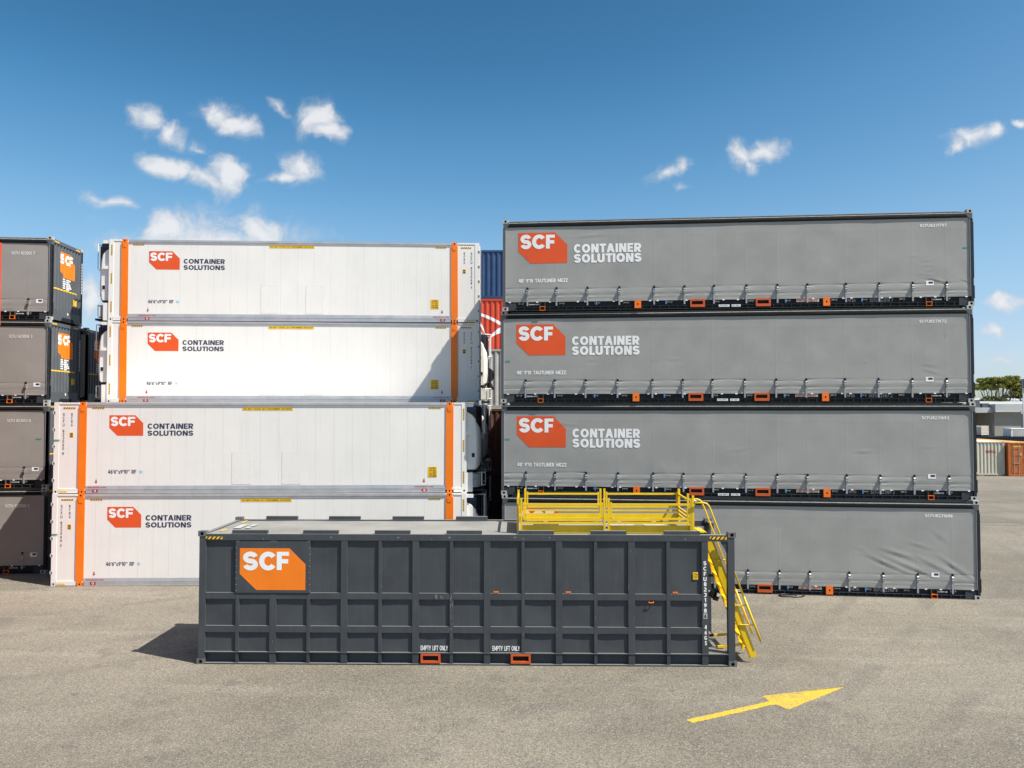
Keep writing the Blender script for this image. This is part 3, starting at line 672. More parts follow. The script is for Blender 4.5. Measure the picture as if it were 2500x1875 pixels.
    for x, y, a in ((7.95, 1.25, .28), (9.75, 1.3, .30), (10.6, 1.25, .30)):
        h = part('roof_hatch', None, lambda: M().tube([(x, y, 2.90), (x, y, 2.985)], a, 24).tube([(x, y, 2.985), (x, y, 3.0)], a+.03, 24), P['tankdark'] if x < 8 else P['cast'], T)
        part('hatch_hinge', None, lambda: M().box(x-.05, x+.05, y+a-.02, y+a+.1, 2.92, 3.02), P['steel'], h)
    part('side_step', None, lambda: M().box(11.34, 11.56, .4, 1.1, 2.94, 2.952), P['tankroof'], T)
    # -------- stair ladder hung through the open end frame
    ys = (.30, .98)
    S = part('stair', None, lambda: M().prism_y([(11.60,2.74),(11.585,2.66),(12.565,.105),(12.725,.150),(11.775,2.74)], ys[0], ys[0]+.012).prism_y([(11.585,2.66),(12.565,.105),(12.595,.113),(11.61,2.68)], ys[0]-.0, ys[0]+.06), Y, T)
    part('stringer', None, lambda: M().prism_y([(11.60,2.74),(11.585,2.66),(12.565,.105),(12.725,.150),(11.775,2.74)], ys[1], ys[1]+.012).prism_y([(11.585,2.66),(12.565,.105),(12.595,.113),(11.61,2.68)], ys[1]-.05, ys[1]+.012), Y, S)
    for i in range(9):
        z = .32+.27*i; xc = 12.565-(z-.105)*.98/2.555
        part('step', None, lambda: M().box(xc-.015, xc+.155, ys[0]+.061, ys[1]-.051, z, z+.014).box(xc+.140, xc+.155, ys[0]+.061, ys[1]-.051, z-.045, z), Y, S)
    part('stair_top_lip', None, lambda: M().box(11.57, 11.80, ys[0], ys[1], 2.74, 2.752).box(11.44, 11.60, ys[0]-.02, ys[1]+.02, 2.953, 2.965), Y, S)
    def rail(y, ex, ez):
        return M().tube([(11.30,y,3.635),(11.53,y,3.635),(11.60,y,3.615),(11.645,y,3.565),(11.67,y,3.51),(12.42,y,1.515)], .021, 8).tube([(12.42,y,1.515),(ex,y,ez)], .028, 8)
    for y, ex, ez in ((.25, 12.80, .50), (.98, 12.815, .48)):
        hr = part('handrail', None, lambda: rail(y, ex, ez), Y, S, smooth=True)
        for z in (.87, 1.31, 2.34):
            xs_ = 12.565-(z-.105)*.98/2.555+.10; xr = 12.42+(1.515-z)*.3744
            part('rail_bracket', None, lambda: M().tube([(xs_-.04, y+.035, z-.005), (xr+.01, y+.005, z)], .016, 6), Y, hr)
    part('stair_stay', None, lambda: M().beam((11.86,.42,.33),(12.08,.42,.33),.05,.05).beam((12.06,.42,.33),(12.46,.42,.40),.035,.05), Y, S)
    part('stair_stay', None, lambda: M().beam((11.70,.98,.42),(12.30,.98,.46),.04,.05), Y, S)
    part('stay_band', None, lambda: M().beam((11.80,.978,.4265),(11.90,.978,.4335),.045,.055), P['black'], S)
    part('stair_hinge', None, lambda: M().tube([(12.33,.30,.62),(12.33,.98,.62)], .02, 6).tube([(12.33,.33,.62),(12.46,.33,.40)], .018, 6), Y, S)
    return T
tank_container()

# ------------------------------------------------------------------ curtain-sided containers
TL, TW, TH = 14.63, 2.5, 2.99
STRAPS = [.809,1.756,2.754,3.777,4.884,5.84,6.764,7.771,8.732,9.648,10.819,11.82,12.825,13.834]
YC = .038
def curtain_fn(seed, folds=()):
    rnd = random.Random(seed); g = []
    for i in range(len(STRAPS)+1):
        a = STRAPS[i-1] if i else .1; b = STRAPS[i] if i < len(STRAPS) else 14.5
        g.append((a, b, [(rnd.uniform(.665,.715), rnd.uniform(.007,.019)), (rnd.uniform(.43,.50), rnd.uniform(.004,.016)), (rnd.uniform(.36,.40), rnd.uniform(.0,.008))], rnd.uniform(.006,.014), rnd.uniform(.5, 1.0), rnd.uniform(.4, 1.0)))
    ga = lambda x: math.exp(-x*x)
    def fn(x, z):
        d = .009*mnoise.noise(Vector((x*.45+seed*7, z*.8, seed)))+.004*mnoise.noise(Vector((x*1.3, z*1.7, seed+5)))
        if z < 1.3:
            i = 0
            while i < len(STRAPS) and x > STRAPS[i]: i += 1
            a, b, cr, bul, fl, fr = g[i]; t = (x-a)/(b-a); dl = (x-a); dr = (b-x)
            near = max(fl*math.exp(-dl/.26), fr*math.exp(-dr/.26))*.94+.06
            for z0, am in cr: d -= am*near*ga((z-z0-.02*math.sin(math.pi*t))/.024)
            d += bul*(.10+.90*near)*(ga((z-.585)/.065)+.7*ga((z-.42)/.03))
            d -= .004*(math.exp(-(dl/.035)**2)+math.exp(-(dr/.035)**2))*ga((z-.55)/.14)
            if z < .36: d += .006*math.sin(x*3.1+seed)*(.36-z)/.08
        for xs in STRAPS:
            if abs(x-xs) < .06 and z > .75: d += .0014*math.exp(-((x-xs)/.014)**2)
        if abs(z-2.42) < .08: d += .002*ga((z-2.42)/.012)
        for (fx, fz, ang, ln, wd, am) in folds:
            dx, dz = x-fx, z-fz
            if abs(dx)+abs(dz) < ln*1.6+wd*3:
                c, s = math.cos(R(ang)), math.sin(R(ang)); p = dx*c+dz*s; q = -dx*s+dz*c
                d += am*ga(p/ln)*(ga(q/wd)-.8*ga((q+wd*1.5)/wd))
        return d
    return fn
def build_curtain(fn, x0=.095, x1=14.555, z0=.285, z1=2.755):
    xs = set(); x = x0
    while x < x1: xs.add(round(x, 4)); x += .075
    xs.add(x1)
    for s in STRAPS:
        for d in (-.05, -.025, -.011, 0, .011, .025, .05): xs.add(round(s+d, 4))
    xs = sorted(xs); zs = []; z = z0
    while z < .80: zs.append(z); z += .0165
    while z < z1-.02: zs.append(z); z += .05
    zs.append(z1); nx = len(xs); m = M()
    m.add([(x, YC-fn(x, z), z) for z in zs for x in xs], [(j*nx+i, j*nx+i+1, (j+1)*nx+i+1, (j+1)*nx+i) for j in range(len(zs)-1) for i in range(nx-1)])
    return m
ENDPROF = corr_profile(.16, 2.34, .242, .04)
def end_fx(u, v, h): return (TL-.02-h, u, v)
def curtain_container(label, loc, yaw, seed, number, under, level_group, folds=(), logos=True, marked_end=False, teal=(), coarse=False):
    T = thing('curtain_container', label, 'container', loc, yaw, level_group)
    fn = curtain_fn(seed, folds)
    key = 'Tcur%s' % seed
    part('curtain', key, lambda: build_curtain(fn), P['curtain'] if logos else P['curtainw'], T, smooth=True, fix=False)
    part('rear_curtain', 'Trear', lambda: M().box(.1, TL-.1, TW-.045, TW-.035, .29, 2.75), P['curtain'], T)
    castings8('Tc', P['cast'], T, TL, TW, TH)
    def val():
        m = M(); pr = [(.06,2.735),(.02,2.738),(.004,2.765),(.002,2.81),(.010,2.848),(.03,2.862),(.06,2.862)]
        m.prism_x(pr, .17, TL-.17); return m
    part('valance', 'Tval', val, P['valance'], T, smooth=False)
    part('gutter_strip', 'Tgut', lambda: M().box(.18, TL-.18, .008, .045, 2.8625, 2.888), P['cast'], T)
    part('roof_edge', 'Troofedge', lambda: M().box(.18, TL-.18, .03, .10, 2.8895, 2.915), P['valance'], T)
    part('roof', 'Troof', lambda: M().box(.10, TL-.10, .10, TW-.10, 2.86, 2.905).box(.3, TL-.3, .22, TW-.22, 2.9055, 2.978), P['tankroof'], T)
    part('rear_valance', 'Trval', lambda: M().box(.17, TL-.17, TW-.06, TW-.004, 2.735, 2.862), P['valance'], T)
    for gx in (0, 1):
        part('corner_gusset', 'Tgs%d' % gx, lambda: M(None if gx == 0 else TL).prism_y([(.02,2.70),(.09,2.70),(.21,2.80),(.21,2.869),(.02,2.869)], .003, .035), P['tpost'], T)
        part('corner_post', 'Tpost%d' % gx, lambda: M(None if gx == 0 else TL).box(.004,.088,.012,.12,.118,2.702), P['tpost'] if gx == 0 else P['tframe'], T)
        part('post_edge', 'Tpe%d' % gx, lambda: M(None if gx == 0 else TL).box(.089,.101,.008,.06,.30,2.73), P['web'], T)
        part('corner_post', 'Tpostr%d' % gx, lambda: M(None if gx == 0 else TL).box(.004,.1,TW-.12,TW-.012,.118,2.87), P['tpost'], T)
    for z0, z1 in ((.30,.72),(1.15,1.3),(1.9,2.05)) : pass
    part('door_bar', 'Tdb', lambda: M().box(TL-.001, TL+.028, .03, .10, .22, .62).box(TL-.001, TL+.02, .03, .09, .86, 2.6), P['valance'], T)
    # end walls
    ew = part('end_wall', 'Tend1', lambda: corr_sheet(M(), ENDPROF, .40, 2.80, end_fx), P['tframe'] if not marked_end else P['tpost2'], T, fix=False) if not marked_end else \
         part('end_wall', 'Tend1m', lambda: corr_sheet(M(), ENDPROF, .40, 2.80, end_fx), P['tpost2'], T, fix=False)
    part('end_sill', 'Tes' + ('m' if marked_end else ''), lambda: M().box(TL-.06, TL-.008, .18, TW-.18, .03, .40), P['tpost2'] if marked_end else P['tframe'], T)
    part('end_header', 'Teh' + ('m' if marked_end else ''), lambda: M().box(TL-.07, TL-.008, .18, TW-.18, 2.80, 2.93), P['tpost2'] if marked_end else P['tframe'], T)
    if marked_end:
        for y in (.012, TW-.155): part('end_post', 'Tep%s' % y, lambda: M().box(TL-.09, TL-.004, y, y+.145, .12, 2.87), P['tpost2'], T)
    part('end_wall', 'Tend0', lambda: M().box(.02, .06, .12, TW-.12, .1, 2.86), P['tframe'], T)
    # base rail: web, ledge, lips, ribs
    part('base_web', 'Tweb', lambda: M().box(.18, TL-.18, .10, .13, .03, .33), P['tframe'], T)
    part('base_ledge', 'Tled', lambda: M().box(.44, TL-.44, .028, .099, .112, .120), P['tedge'], T)
    part('base_flange', 'Tflg', lambda: M().box(.181, TL-.181, .02, .099, .008, .020), P['tedge'], T)
    part('floor_frame', 'Tflr', lambda: M().box(.18, TL-.18, .14, TW-.05, .004, .30), P['tframe'], T)
    def ribs():
        m = M(); x = .44
        while x < 14.25:
            m.box(x, x+.012, .026, .099, .0205, .1115); x += .272
        m.box(.10,.44,.05,.098,.0205,.245); m.box(14.2,14.53,.05,.098,.0205,.245); return m
    stuff(part('rail_ribs', 'Trib', ribs, P['tedge'], T))
    # straps with buckles
    for xs in STRAPS:
        yy = YC - fn(xs, .55)
        s = part('strap', 'Tweb1', lambda: M().prism_y([(-.026,-.41),(.024,-.41),(.030,0),(-.028,0)], 0, .006), P['web'], T, loc=(xs, yy-.018, .565))
        part('strap_tab', 'Ttab', lambda: M().bbox(-.03, .03, -.004, .012, .105, .195, .008), P['valance'], s)
        part('buckle', 'Tbuc', lambda: M().prism_x([(-.004,-.065),(-.035,-.06),(-.05,.0),(-.03,.09),(-.004,.11)], -.024, .024).box(-.036,-.026,-.05,.01,-.04,.06).box(.026,.036,-.05,.01,-.04,.06), P['buckle'], s)
        part('buckle_grip', 'Tgrip', lambda: M().box(-.03, .03, -.052, -.040, .045, .062).box(-.03,.03,-.056,-.04,-.03,-.015), P['valance'], s)
    for x in (.606,1.93,3.075,3.998,5.377,6.851,7.921,9.05,10.472,11.379,12.512,13.85):
        part('winch', 'Twin', lambda: M().tube([(-.085,.06,.225),(.085,.06,.225)], .022, 8).box(-.09,-.078,.03,.10,.185,.265).box(.04,.052,.03,.10,.185,.265), P['castd'], T, loc=(x, 0, 0))
    for x in (3.045, 5.26, 8.99, 11.30):
        part('blue_strap', 'Tblu', lambda: M().prism_y([(-.02,.165),(.018,.16),(.02,.30),(-.02,.30)], .03, .036), P['blue'], T, loc=(x, 0, 0))
    for x in (.231,1.125,1.546,2.444,2.695,3.597,3.845,4.751,4.991,5.901,6.157,7.059,7.508,9.821,10.738,10.984,11.899,12.143,13.061,13.49,14.409):
        part('curtain_tag', 'Ttag', lambda: M().box(-.034, .034, .03, .034, .262, .298), P['white'], T, loc=(x, 0, 0))
    for x in (1.209, 13.212):
        part('small_pocket', 'Tsp', lambda: M().box(0,.012,.0,.10,.005,.135).box(.163,.175,.0,.10,.005,.135).box(.012,.163,.0,.10,.005,.02).box(.012,.163,.0,.10,.12,.135), P['plateor'], T, loc=(x, 0, 0))
        part('pocket_post', 'Tpp', lambda: M().box(-.004,.010,.02,.10,.1355,.30).box(.165,.179,.02,.10,.1355,.30), P['tpost'], T, loc=(x, 0, 0))
    for x in (4.263, 10.124):
        def lp():
            m = M(); slot_face(m, 0, .20, 0, .045, .30, sw=.12, sh=.13, d=.03); m.box(0,.20,.031,.09,.045,.30); m.box(-.004,0,0,.09,.045,.30); m.box(.20,.204,0,.09,.045,.30); return m
        part('lift_plate', 'Tlp', lp, [P['plateor'], P['hole']], T, loc=(x, .0, 0), fix=False)
    for x in (6.018, 8.059):
        def fp():
            m = M(); a, b, z0, z1 = 0, .458, .055, .305
            m.box(a,b,.0,.10,z0,z0+.085); m.box(a,b,.0,.10,z1-.055,z1); m.box(a,a+.045,.0,.10,z0+.085,z1-.055); m.box(b-.06,b,.0,.10,z0+.085,z1-.055)
            m.cur = 1; m.box(a+.045,b-.06,.07,.099,z0+.085,z1-.055); return m
        part('fork_pocket', 'Tfp', fp, [P['forkor'], P['hole']], T, loc=(x, 0, 0))
    for x0, x1, s in ((6.908,7.242,'FOR EMPTY'), (7.311,7.587,'LIFT ONLY')):
        sg = part('lift_sign', 'Tsg%s' % s, lambda: M().box(x0, x1, .016, .019, .055, .125), P['white'], T)
        text(s, x0+.03, x1-.03, .073, .108, .0145, P['black'], sg)
    dp = part('data_plate', 'Tdp', lambda: M().box(9.312, 10.005, .05, .053, .178, .312), P['cast'], T)
    def lines():
        m = M(); rnd = random.Random(3)
        for j in range(4):
            x = 9.33
            while x < 9.96:
                w = rnd.uniform(.03,.09); m.box(x, min(x+w, 9.985), .0475, .049, .19+.03*j, .205+.03*j); x += w+.018
        return m
    part('data_plate_print', 'Tdpl', lines, P['forkor'], dp)
    for x0, x1 in ((.843,1.197), (13.40,13.692)):
        sp = part('arrow_sign', 'Tas%s' % x0, lambda: M().box(x0, x1, .05, .053, .175, .236), P['tpost'], T)
        part('arrow_sign_print', 'Tap%s' % x0, lambda: M().box(x0+.03, x1-.03, .046, .049, .200, .212).prism_y([(x0+.01,.206),(x0+.05,.188),(x0+.05,.224)], .046, .049).prism_y([(x1-.01,.206),(x1-.05,.224),(x1-.05,.188)], .046, .049), P['white'], sp)
    text('MFSG', 10.894, 11.123, .168, .268, .094, P['cast'], T, .0)
    text(under, 11.553, 12.252, .160, .275, .094, P['cast'], T, .0)
    fn2 = fn
    if logos:
        pl = [(.510,1.942),(.917,1.545),(2.107,1.549),(2.107,2.147),(1.708,2.550),(.510,2.551)]
        emb = part('emblem', None, lambda: gridpoly(pl, YC-.004, fn2), P['logored'], T, smooth=True, fix=False)
        letters3([(.581,.936,2.018,2.492),(.960,1.378,2.016,2.488),(1.414,1.703,2.024,2.476)], YC-.0075, P['white'], emb, fn2)
        text('CONTAINER', 2.319, 4.481, 1.862, 2.152, YC-.006, P['white'], T, .035, fn=fn2)
        text('SOLUTIONS', 2.319, 4.486, 1.540, 1.832, YC-.006, P['white'], T, .035, fn=fn2)
        text("48' 9'10 TAUTLINER MEZZ", .519, 2.123, .918, 1.04, YC-.006, P['white'], T, .022, fn=fn2)
    if number:
        text(number, *( (13.062, 13.86, 2.468, 2.560) if logos else (13.23, 14.02, 2.32, 2.43) ), YC-.006, P['white'], T, .014 if logos else .006, fn=fn2)
    lx_, lz_ = (0, 0) if logos else (.87, -.06)
    lb = part('paper_label', None, lambda: gridpoly([(13.223+lx_,.647+lz_),(13.452+lx_,.647+lz_),(13.452+lx_,.789+lz_),(13.223+lx_,.789+lz_)], YC-.006, fn2, .05), P['white'], T, smooth=True, fix=False)
    part('label_print', None, lambda: gridpoly([(13.30+lx_,.70+lz_),(13.43+lx_,.70+lz_),(13.43+lx_,.765+lz_),(13.30+lx_,.765+lz_)], YC-.009, fn2, .05), P['navy'], lb, smooth=True, fix=False)
    for (x0, x1, z) in teal:
        part('tape', None, lambda: gridpoly([(x0,z),(x1,z),(x1,z+.042),(x0,z+.042)], YC-.006, fn2, .05), P['teal'], T, fix=False)
    if marked_end:
        pl = [(.66,1.98),(.99,1.66),(1.86,1.66),(1.86,2.22),(1.54,2.58),(.66,2.58)]
        em = drape(pl, [tuple(range(6))], ENDPROF, end_fx, .004, P['orange'], 'emblem', T)
        for ch, (a, b) in zip('SCF', ((.72,1.04),(1.07,1.40),(1.43,1.68))):
            vs, fs = glyph(ch, (b-a)/.37); w0 = min(v[0] for v in vs); w1 = max(v[0] for v in vs)
            drape([(a+(p-w0)/(w1-w0)*(b-a), 2.15+q*.37) for p, q in vs], fs, ENDPROF, end_fx, .008, P['white'], 'logo_letter', em)
        rnd = random.Random(11); vs = []; fs = []
        for cx, cw, zz in ((.88,.26,(1.58,1.50,1.42,1.34,1.26)),(1.25,.36,(1.58,1.51,1.44,1.37,1.30,1.23))):
            for z in zz:
                w = cw*rnd.uniform(.6,1); b = len(vs); vs += [(cx,z),(cx+w,z),(cx+w,z+.045),(cx,z+.045)]; fs.append((b,b+1,b+2,b+3))
        drape(vs, fs, ENDPROF, end_fx, .004, P['white'], 'data_print', T)
        drape([(.20,1.16),(2.05,1.16),(2.05,1.205),(.20,1.205)], [(0,1,2,3)], ENDPROF, end_fx, .004, P['lyellow'], 'yellow_band', T)
        drape([(1.80,.70),(2.05,.70),(2.05,.94),(1.80,.94)], [(0,1,2,3)], ENDPROF, end_fx, .004, P['lyellow'], 'warning_label', T)
        def yl():
            m = M(); m.box(TL-.004, TL-.001, .05, .12, 1.72, 1.86); m.box(TL-.008, TL-.004, .20, .55, 2.84, 2.885); m.box(TL-.008, TL-.004, 1.9, 2.25, 2.84, 2.885); return m
        part('yellow_label', 'Tyl', yl, P['lyellow'], T)
        def dg():
            m = M()
            for i in range(4): m.box(TL-.004, TL-.0015, .06, .11, 2.28+.075*i, 2.335+.075*i)
            for i in range(11): m.box(TL-.004, TL-.0015, 2.40, 2.45, 1.25+.11*i, 1.33+.11*i)
            return m
        part('number_column', 'Tdg', dg, P['white'], T)
        part('end_recess', 'Ter', lambda: M().prism_x([(.75,.03),(1.85,.03),(1.72,.17),(.88,.17)], TL-.0075, TL-.004), P['hole'], T)
        part('round_badge', 'Trb', lambda: M().tube([(TL-.008,1.3,.33),(TL-.003,1.3,.33)], .05, 12), P['white'], T)
    return T
P['tedge'] = paint('rail_edge_grey', (.045,.052,.06), .5, .15, 3, spec=.25)
P['tpost2'] = paint('end_wall_grey', (.088,.098,.11), .5, .1, 1.5, .25, (.13,.12,.11))
gT = 'grey curtain-sided containers with logo stacked four high'
T_STACK = [  # x, y, yaw deg
 (-.330, 26.23, -6.90), (-.352, 26.25, -6.65), (-.365, 26.18, -6.15), (-.304, 26.093, -5.65)]
fold_lo = [(11.9,1.05,-24,.55,.05,.0158),(12.6,.95,-22,.6,.045,.0144),(12.3,1.35,-14,.5,.05,.0086),(13.3,1.02,-28,.5,.05,.0130),(13.9,.98,-35,.5,.05,.0144),(12.9,1.6,-16,.35,.04,.0079),(12.5,1.25,-20,.6,.05,.0086),(13.5,1.9,-40,.3,.06,.0058),(11.2,1.45,-20,.25,.03,.0058)]
fold_top = [(13.25,.98,-12,.22,.03,.010),(13.25,1.12,-8,.15,.022,.008),(13.25,1.25,-5,.14,.022,.007),(13.22,1.4,-5,.12,.02,.006),(13.4,.84,-14,.30,.03,.014),(2.9,2.42,4,.5,.04,.006),(14.4,.78,-22,.15,.02,.008),(12.9,1.55,-4,.2,.03,.004)]
fold_m = [(9.0,1.28,0,.09,.025,.009),(2.95,1.37,-5,.12,.03,.009),(5.6,1.38,0,.2,.03,.008),(11.45,1.26,0,.06,.02,.008),(13.35,1.15,-10,.2,.03,.008),(13.4,.95,-20,.25,.03,.010),(13.88,2.1,60,.08,.03,.010),(4.9,1.37,0,.08,.02,.007)]
fold_n = [(11.3,1.45,0,.25,.03,.010),(5.2,.9,80,.4,.02,.005),(13.3,1.6,0,.2,.03,.005),(7.6,1.5,10,.3,.04,.005),(2.0,2.3,-4,.5,.04,.006)]
TT = [('SCFU8231688','SCFU 823168 8',fold_lo,'bottom of its stack, number ending 1688',()),
      ('SCFU8231693','SCFU 823169 3',fold_n,'second from the ground, number ending 1693',((.10,.28,1.78),)),
      ('SCFU8231672','SCFU 823167 2',fold_m,'third from the ground, number ending 1672',((.14,.30,1.33),)),
      ('SCFU8231707','SCFU 823170 7',fold_top,'topmost of four, number ending 1707',((14.32,14.48,1.78),))]
for k, ((x, y, a), (num, und, fl, lab, teal)) in enumerate(zip(T_STACK, TT)):
    curtain_container('Grey curtain container with orange logo, ' + lab, (x, y, k*TH), R(a), 20+k, num, und, gT, fl, True, False, teal)
for k in range(4):
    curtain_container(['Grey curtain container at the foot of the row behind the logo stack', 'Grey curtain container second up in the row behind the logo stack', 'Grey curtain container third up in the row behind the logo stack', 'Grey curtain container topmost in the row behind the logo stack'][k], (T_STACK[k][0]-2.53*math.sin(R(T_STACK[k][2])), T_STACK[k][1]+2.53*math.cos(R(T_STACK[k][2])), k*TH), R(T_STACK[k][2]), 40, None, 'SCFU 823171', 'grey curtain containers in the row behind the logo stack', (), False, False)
gL = 'grey curtain-sided containers stacked at the far side of the white reefers'
L_STACK = [(-30.958, 27.05, 5.24), (-31.0, 27.13, 5.24), (-31.015, 27.16, 5.24), (-31.03, 27.25, 5.24)]
LN = [('SCFU 823000 1', 'half-shaded at stack bottom, number 823000'), ('SCFU 823003 8', 'second from the ground, number 823003'), ('SCFU 823004 3', 'third from the ground, number 823004'), ('SCFU 823001 7', 'top of its stack, number 823001')]
for k, ((x, y, a), (num, lab)) in enumerate(zip(L_STACK, LN)):
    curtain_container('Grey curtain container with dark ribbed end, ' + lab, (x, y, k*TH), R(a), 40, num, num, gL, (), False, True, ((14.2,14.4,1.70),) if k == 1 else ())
for k in range(3):
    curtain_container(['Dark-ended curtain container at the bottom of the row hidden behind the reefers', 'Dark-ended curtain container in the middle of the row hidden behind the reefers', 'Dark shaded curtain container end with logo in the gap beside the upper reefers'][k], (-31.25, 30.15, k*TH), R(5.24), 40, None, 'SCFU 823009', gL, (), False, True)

# ------------------------------------------------------------------ refrigerated containers
WL, WW, WH = 13.55, 2.5, 3.0
RIV = [.17,.442,.787,1.095,1.41,1.89,2.333,2.796,3.297,3.80,4.302,4.91,5.511,6.12,6.73,7.34,7.95,8.55,9.16,9.77,10.365,10.992,11.59,12.151,12.703,12.828,13.132,13.334]
def reefer(label, loc, yaw, number, flip=False, group=None, caution=True, detail=True, stripes=True):
    T = thing('refrigerated_container', label, 'container', loc, yaw, group)
    F = WL if flip else None; kf = 'f' if flip else 'n'
    X = (lambda a: WL-a) if flip else (lambda a: a)
    def mk(): return M(F)
    Wm = P['reefer']
    part('side_wall', 'Wbody'+kf, lambda: mk().box(.05, WL-.05, .012, WW-.012, .10, 2.92), Wm, T)
    # posts, castings
    for xa, xb in ((.0,.165), (WL-.165, WL)):
        for y in (.0, WW-.15):
            part('corner_post', 'Wpost%s%s%s' % (kf, xa, y), lambda: mk().bbox(xa, xb, y, y+.15, .12, 2.985, .004), Wm, T)
            for z in (0, 2.986-.0):
                if z == 0 and y == 0: casting('Wc', P['wcast'], T, (min(X(xa), X(xb)), 0, 0), w=.165, h=.119, sw=.16)
                elif z == 0: part('corner_casting', 'Wcb', lambda: M().box(0,.165,0,.15,0,.119), P['wcast'], T, loc=(min(X(xa), X(xb)), y, 0))
    part('corner_cap', 'Wcap'+kf, lambda: mk().box(.0,.165,.002,.15,2.9855,3.0).box(WL-.165,WL,.002,.15,2.9855,3.0).box(.0,.165,WW-.15,WW,2.9855,3.0).box(WL-.165,WL,WW-.15,WW,2.9855,3.0), P['wcast'], T)
    # orange 40-foot posts with castings
    for nm, xa in (('a', .80), ('b', 12.85)):
        def post():
            m = mk(); m.prism_y([(xa+.045,.122),(xa+.205,.122),(xa+.212,.20),(xa+.255,.21),(xa+.262,2.86),(xa+.225,2.885),(xa+.06,2.885),(xa+.012,2.86),(xa,.21),(xa+.04,.20)], -.020, .03); return m
        o = part('orange_post', 'Wop%s%s' % (kf, nm), post, P['rorange'], T)
        part('post_boss', 'Wob%s%s' % (kf, nm), lambda: mk().prism_y([(xa+.075,2.70),(xa+.19,2.70),(xa+.215,2.84),(xa+.05,2.84)], -.032, -.0205), P['rorange'], o)
        for z in (.0, 2.885):
            casting('Woc', P['rorange'], T, (min(X(xa+.045), X(xa+.223)), -.022, z), name='post_casting', w=.178, d=.10, h=.118, sw=.14, sh=.3)
        part('rear_post', 'Wor%s%s' % (kf, nm), lambda: mk().box(xa, xa+.26, WW-.03, WW+.02, .1, 2.9), P['rorange'], T)
    # rails: aluminium between the orange posts, white outside
    def rail_t():
        m = mk(); m.prism_x([(.011,2.845),(-.004,2.850),(-.006,2.885),(.002,2.889),(.002,2.900),(-.010,2.905),(-.010,2.945),(-.002,2.950),(-.002,2.985),(.06,2.995),(.06,2.845)], 1.065, 12.845); return m
    part('top_rail', 'Wrt'+kf, rail_t, P['alu'], T)
    def rail_b():
        m = mk(); m.prism_x([(.011,.258),(.004,.256),(-.012,.150),(-.016,.144),(-.006,.138),(-.006,.118),(-.016,.112),(-.016,.030),(-.022,.026),(-.022,.010),(.06,.010),(.06,.258)], 1.065, 12.845); return m
    part('bottom_rail', 'Wrb'+kf, rail_b, P['alu'], T)
    part('rear_rail', 'Wrr'+kf, lambda: mk().box(1.07,12.84,WW-.06,WW+.01,.01,.25).box(1.07,12.84,WW-.06,WW+.006,2.85,2.99), P['alu'], T)
    def ends(q_):
        a, b = ((.166,.80),(13.115,WL-.166))[q_ // 3]; y, z0, z1 = ((-.004,2.93,2.99),(-.010,.02,.105),(-.004,.112,.16))[q_ % 3]
        return mk().box(a, b, y, .05, z0, z1)
    for q_ in range(6): part('end_rail', 'Wer%s%d' % (kf, q_), lambda: ends(q_), Wm, T)
    part('roof', 'Wroof'+kf, lambda: mk().box(.05, WL-.05, .061, WW-.061, 2.921, 2.985), Wm, T)
    def riv():
        m = mk()
        for x in RIV:
            z = .30 if 1.06 < x < 12.85 else .20; z1 = 2.82 if 1.06 < x < 12.85 else 2.90
            while z < z1:
                r = .0062; m.add([(x-r,.0115,z),(x,.0115,z-r),(x+r,.0115,z),(x,.0115,z+r),(x,.0085,z)], [(0,1,4),(1,2,4),(2,3,4),(3,0,4)]); z += .042
        for z, a, b in ((.275,1.1,12.83),(.03,1.1,12.83)):
            x = a
            while x < b:
                r = .006; y = .0115 if z > .1 else -.0165
                if z > .1 or int(x*10) % 3 == 0: m.add([(x-r,y,z),(x,y,z-r),(x+r,y,z),(x,y,z+r),(x,y-.003,z)], [(0,1,4),(1,2,4),(2,3,4),(3,0,4)])
                x += .05
        return m
    stuff(part('rivets', 'Wriv'+kf, riv, P['rivet'], T))
    part('panel_seams', 'Wseam'+kf, lambda: [m_ for m_ in [mk()] if [m_.box(x-.0035, x+.0035, .0105, .0118, .27, 2.84) for x in RIV[4:24]]][0], P['seam'], T)
    # hatches
    for x in (5.803, 7.443):
        h = part('hatch_panel', 'Wh%s%s' % (kf, x), lambda: mk().bbox(x, x+.617, .007, .0112, .293, 1.318, .004), Wm, T)
        def hb():
            m = mk()
            for z in (.32,.56,.80,1.05,1.29):
                for xx in (.03,.30,.587): m.box(x+xx-.007, x+xx+.007, .004, .0065, z-.007, z+.007)
            return m
        part('hatch_bolts', 'Whb%s%s' % (kf, x), hb, P['rivet'], h)
        part('hatch_gasket', 'Whg%s%s' % (kf, x), lambda: mk().box(x-.009, x+.626, .0085, .0116, .284, 1.327), P['seam'], h)
    # door end hardware
    for z in (2.66, 2.10, 1.55, .995, .44):
        part('door_hinge', 'Whi%s' % kf, lambda: mk().box(-.035,.052,-.006,.06,-.05,.05), P['wcast'], T, loc=(0, 0, z))
        part('hinge_pin', 'Whp%s' % kf, lambda: mk().box(-.005,.045,-.009,-.0065,-.035,.035), P['castd'], T, loc=(0, 0, z))
    part('door', 'Wdoor'+kf, lambda: mk().box(-.03, .049, .16, 1.24, .1, 2.92).box(-.03,.049,1.26,WW-.16,.1,2.92), Wm, T)
    for y in (.55, 1.0, 1.5, 1.95): part('locking_bar', 'Wlb%s%s' % (kf, y), lambda: mk().tube([(-.055,y,.1),(-.055,y,2.9)], .018, 6), P['steel'], T)
    # decals -------------------------------------------------------------
    yb = .0085
    xoff = 0 if not flip else -.358
    for a in ((.297,.691),(1.236,1.634),(12.293,12.692)) + (((12.87+.2,13.0+.2),) if False else ()):
        x0, x1 = sorted((X(a[0]), X(a[1])))
        hazard(x0, x1, 2.785, 2.833, yb-.003, T, 5)
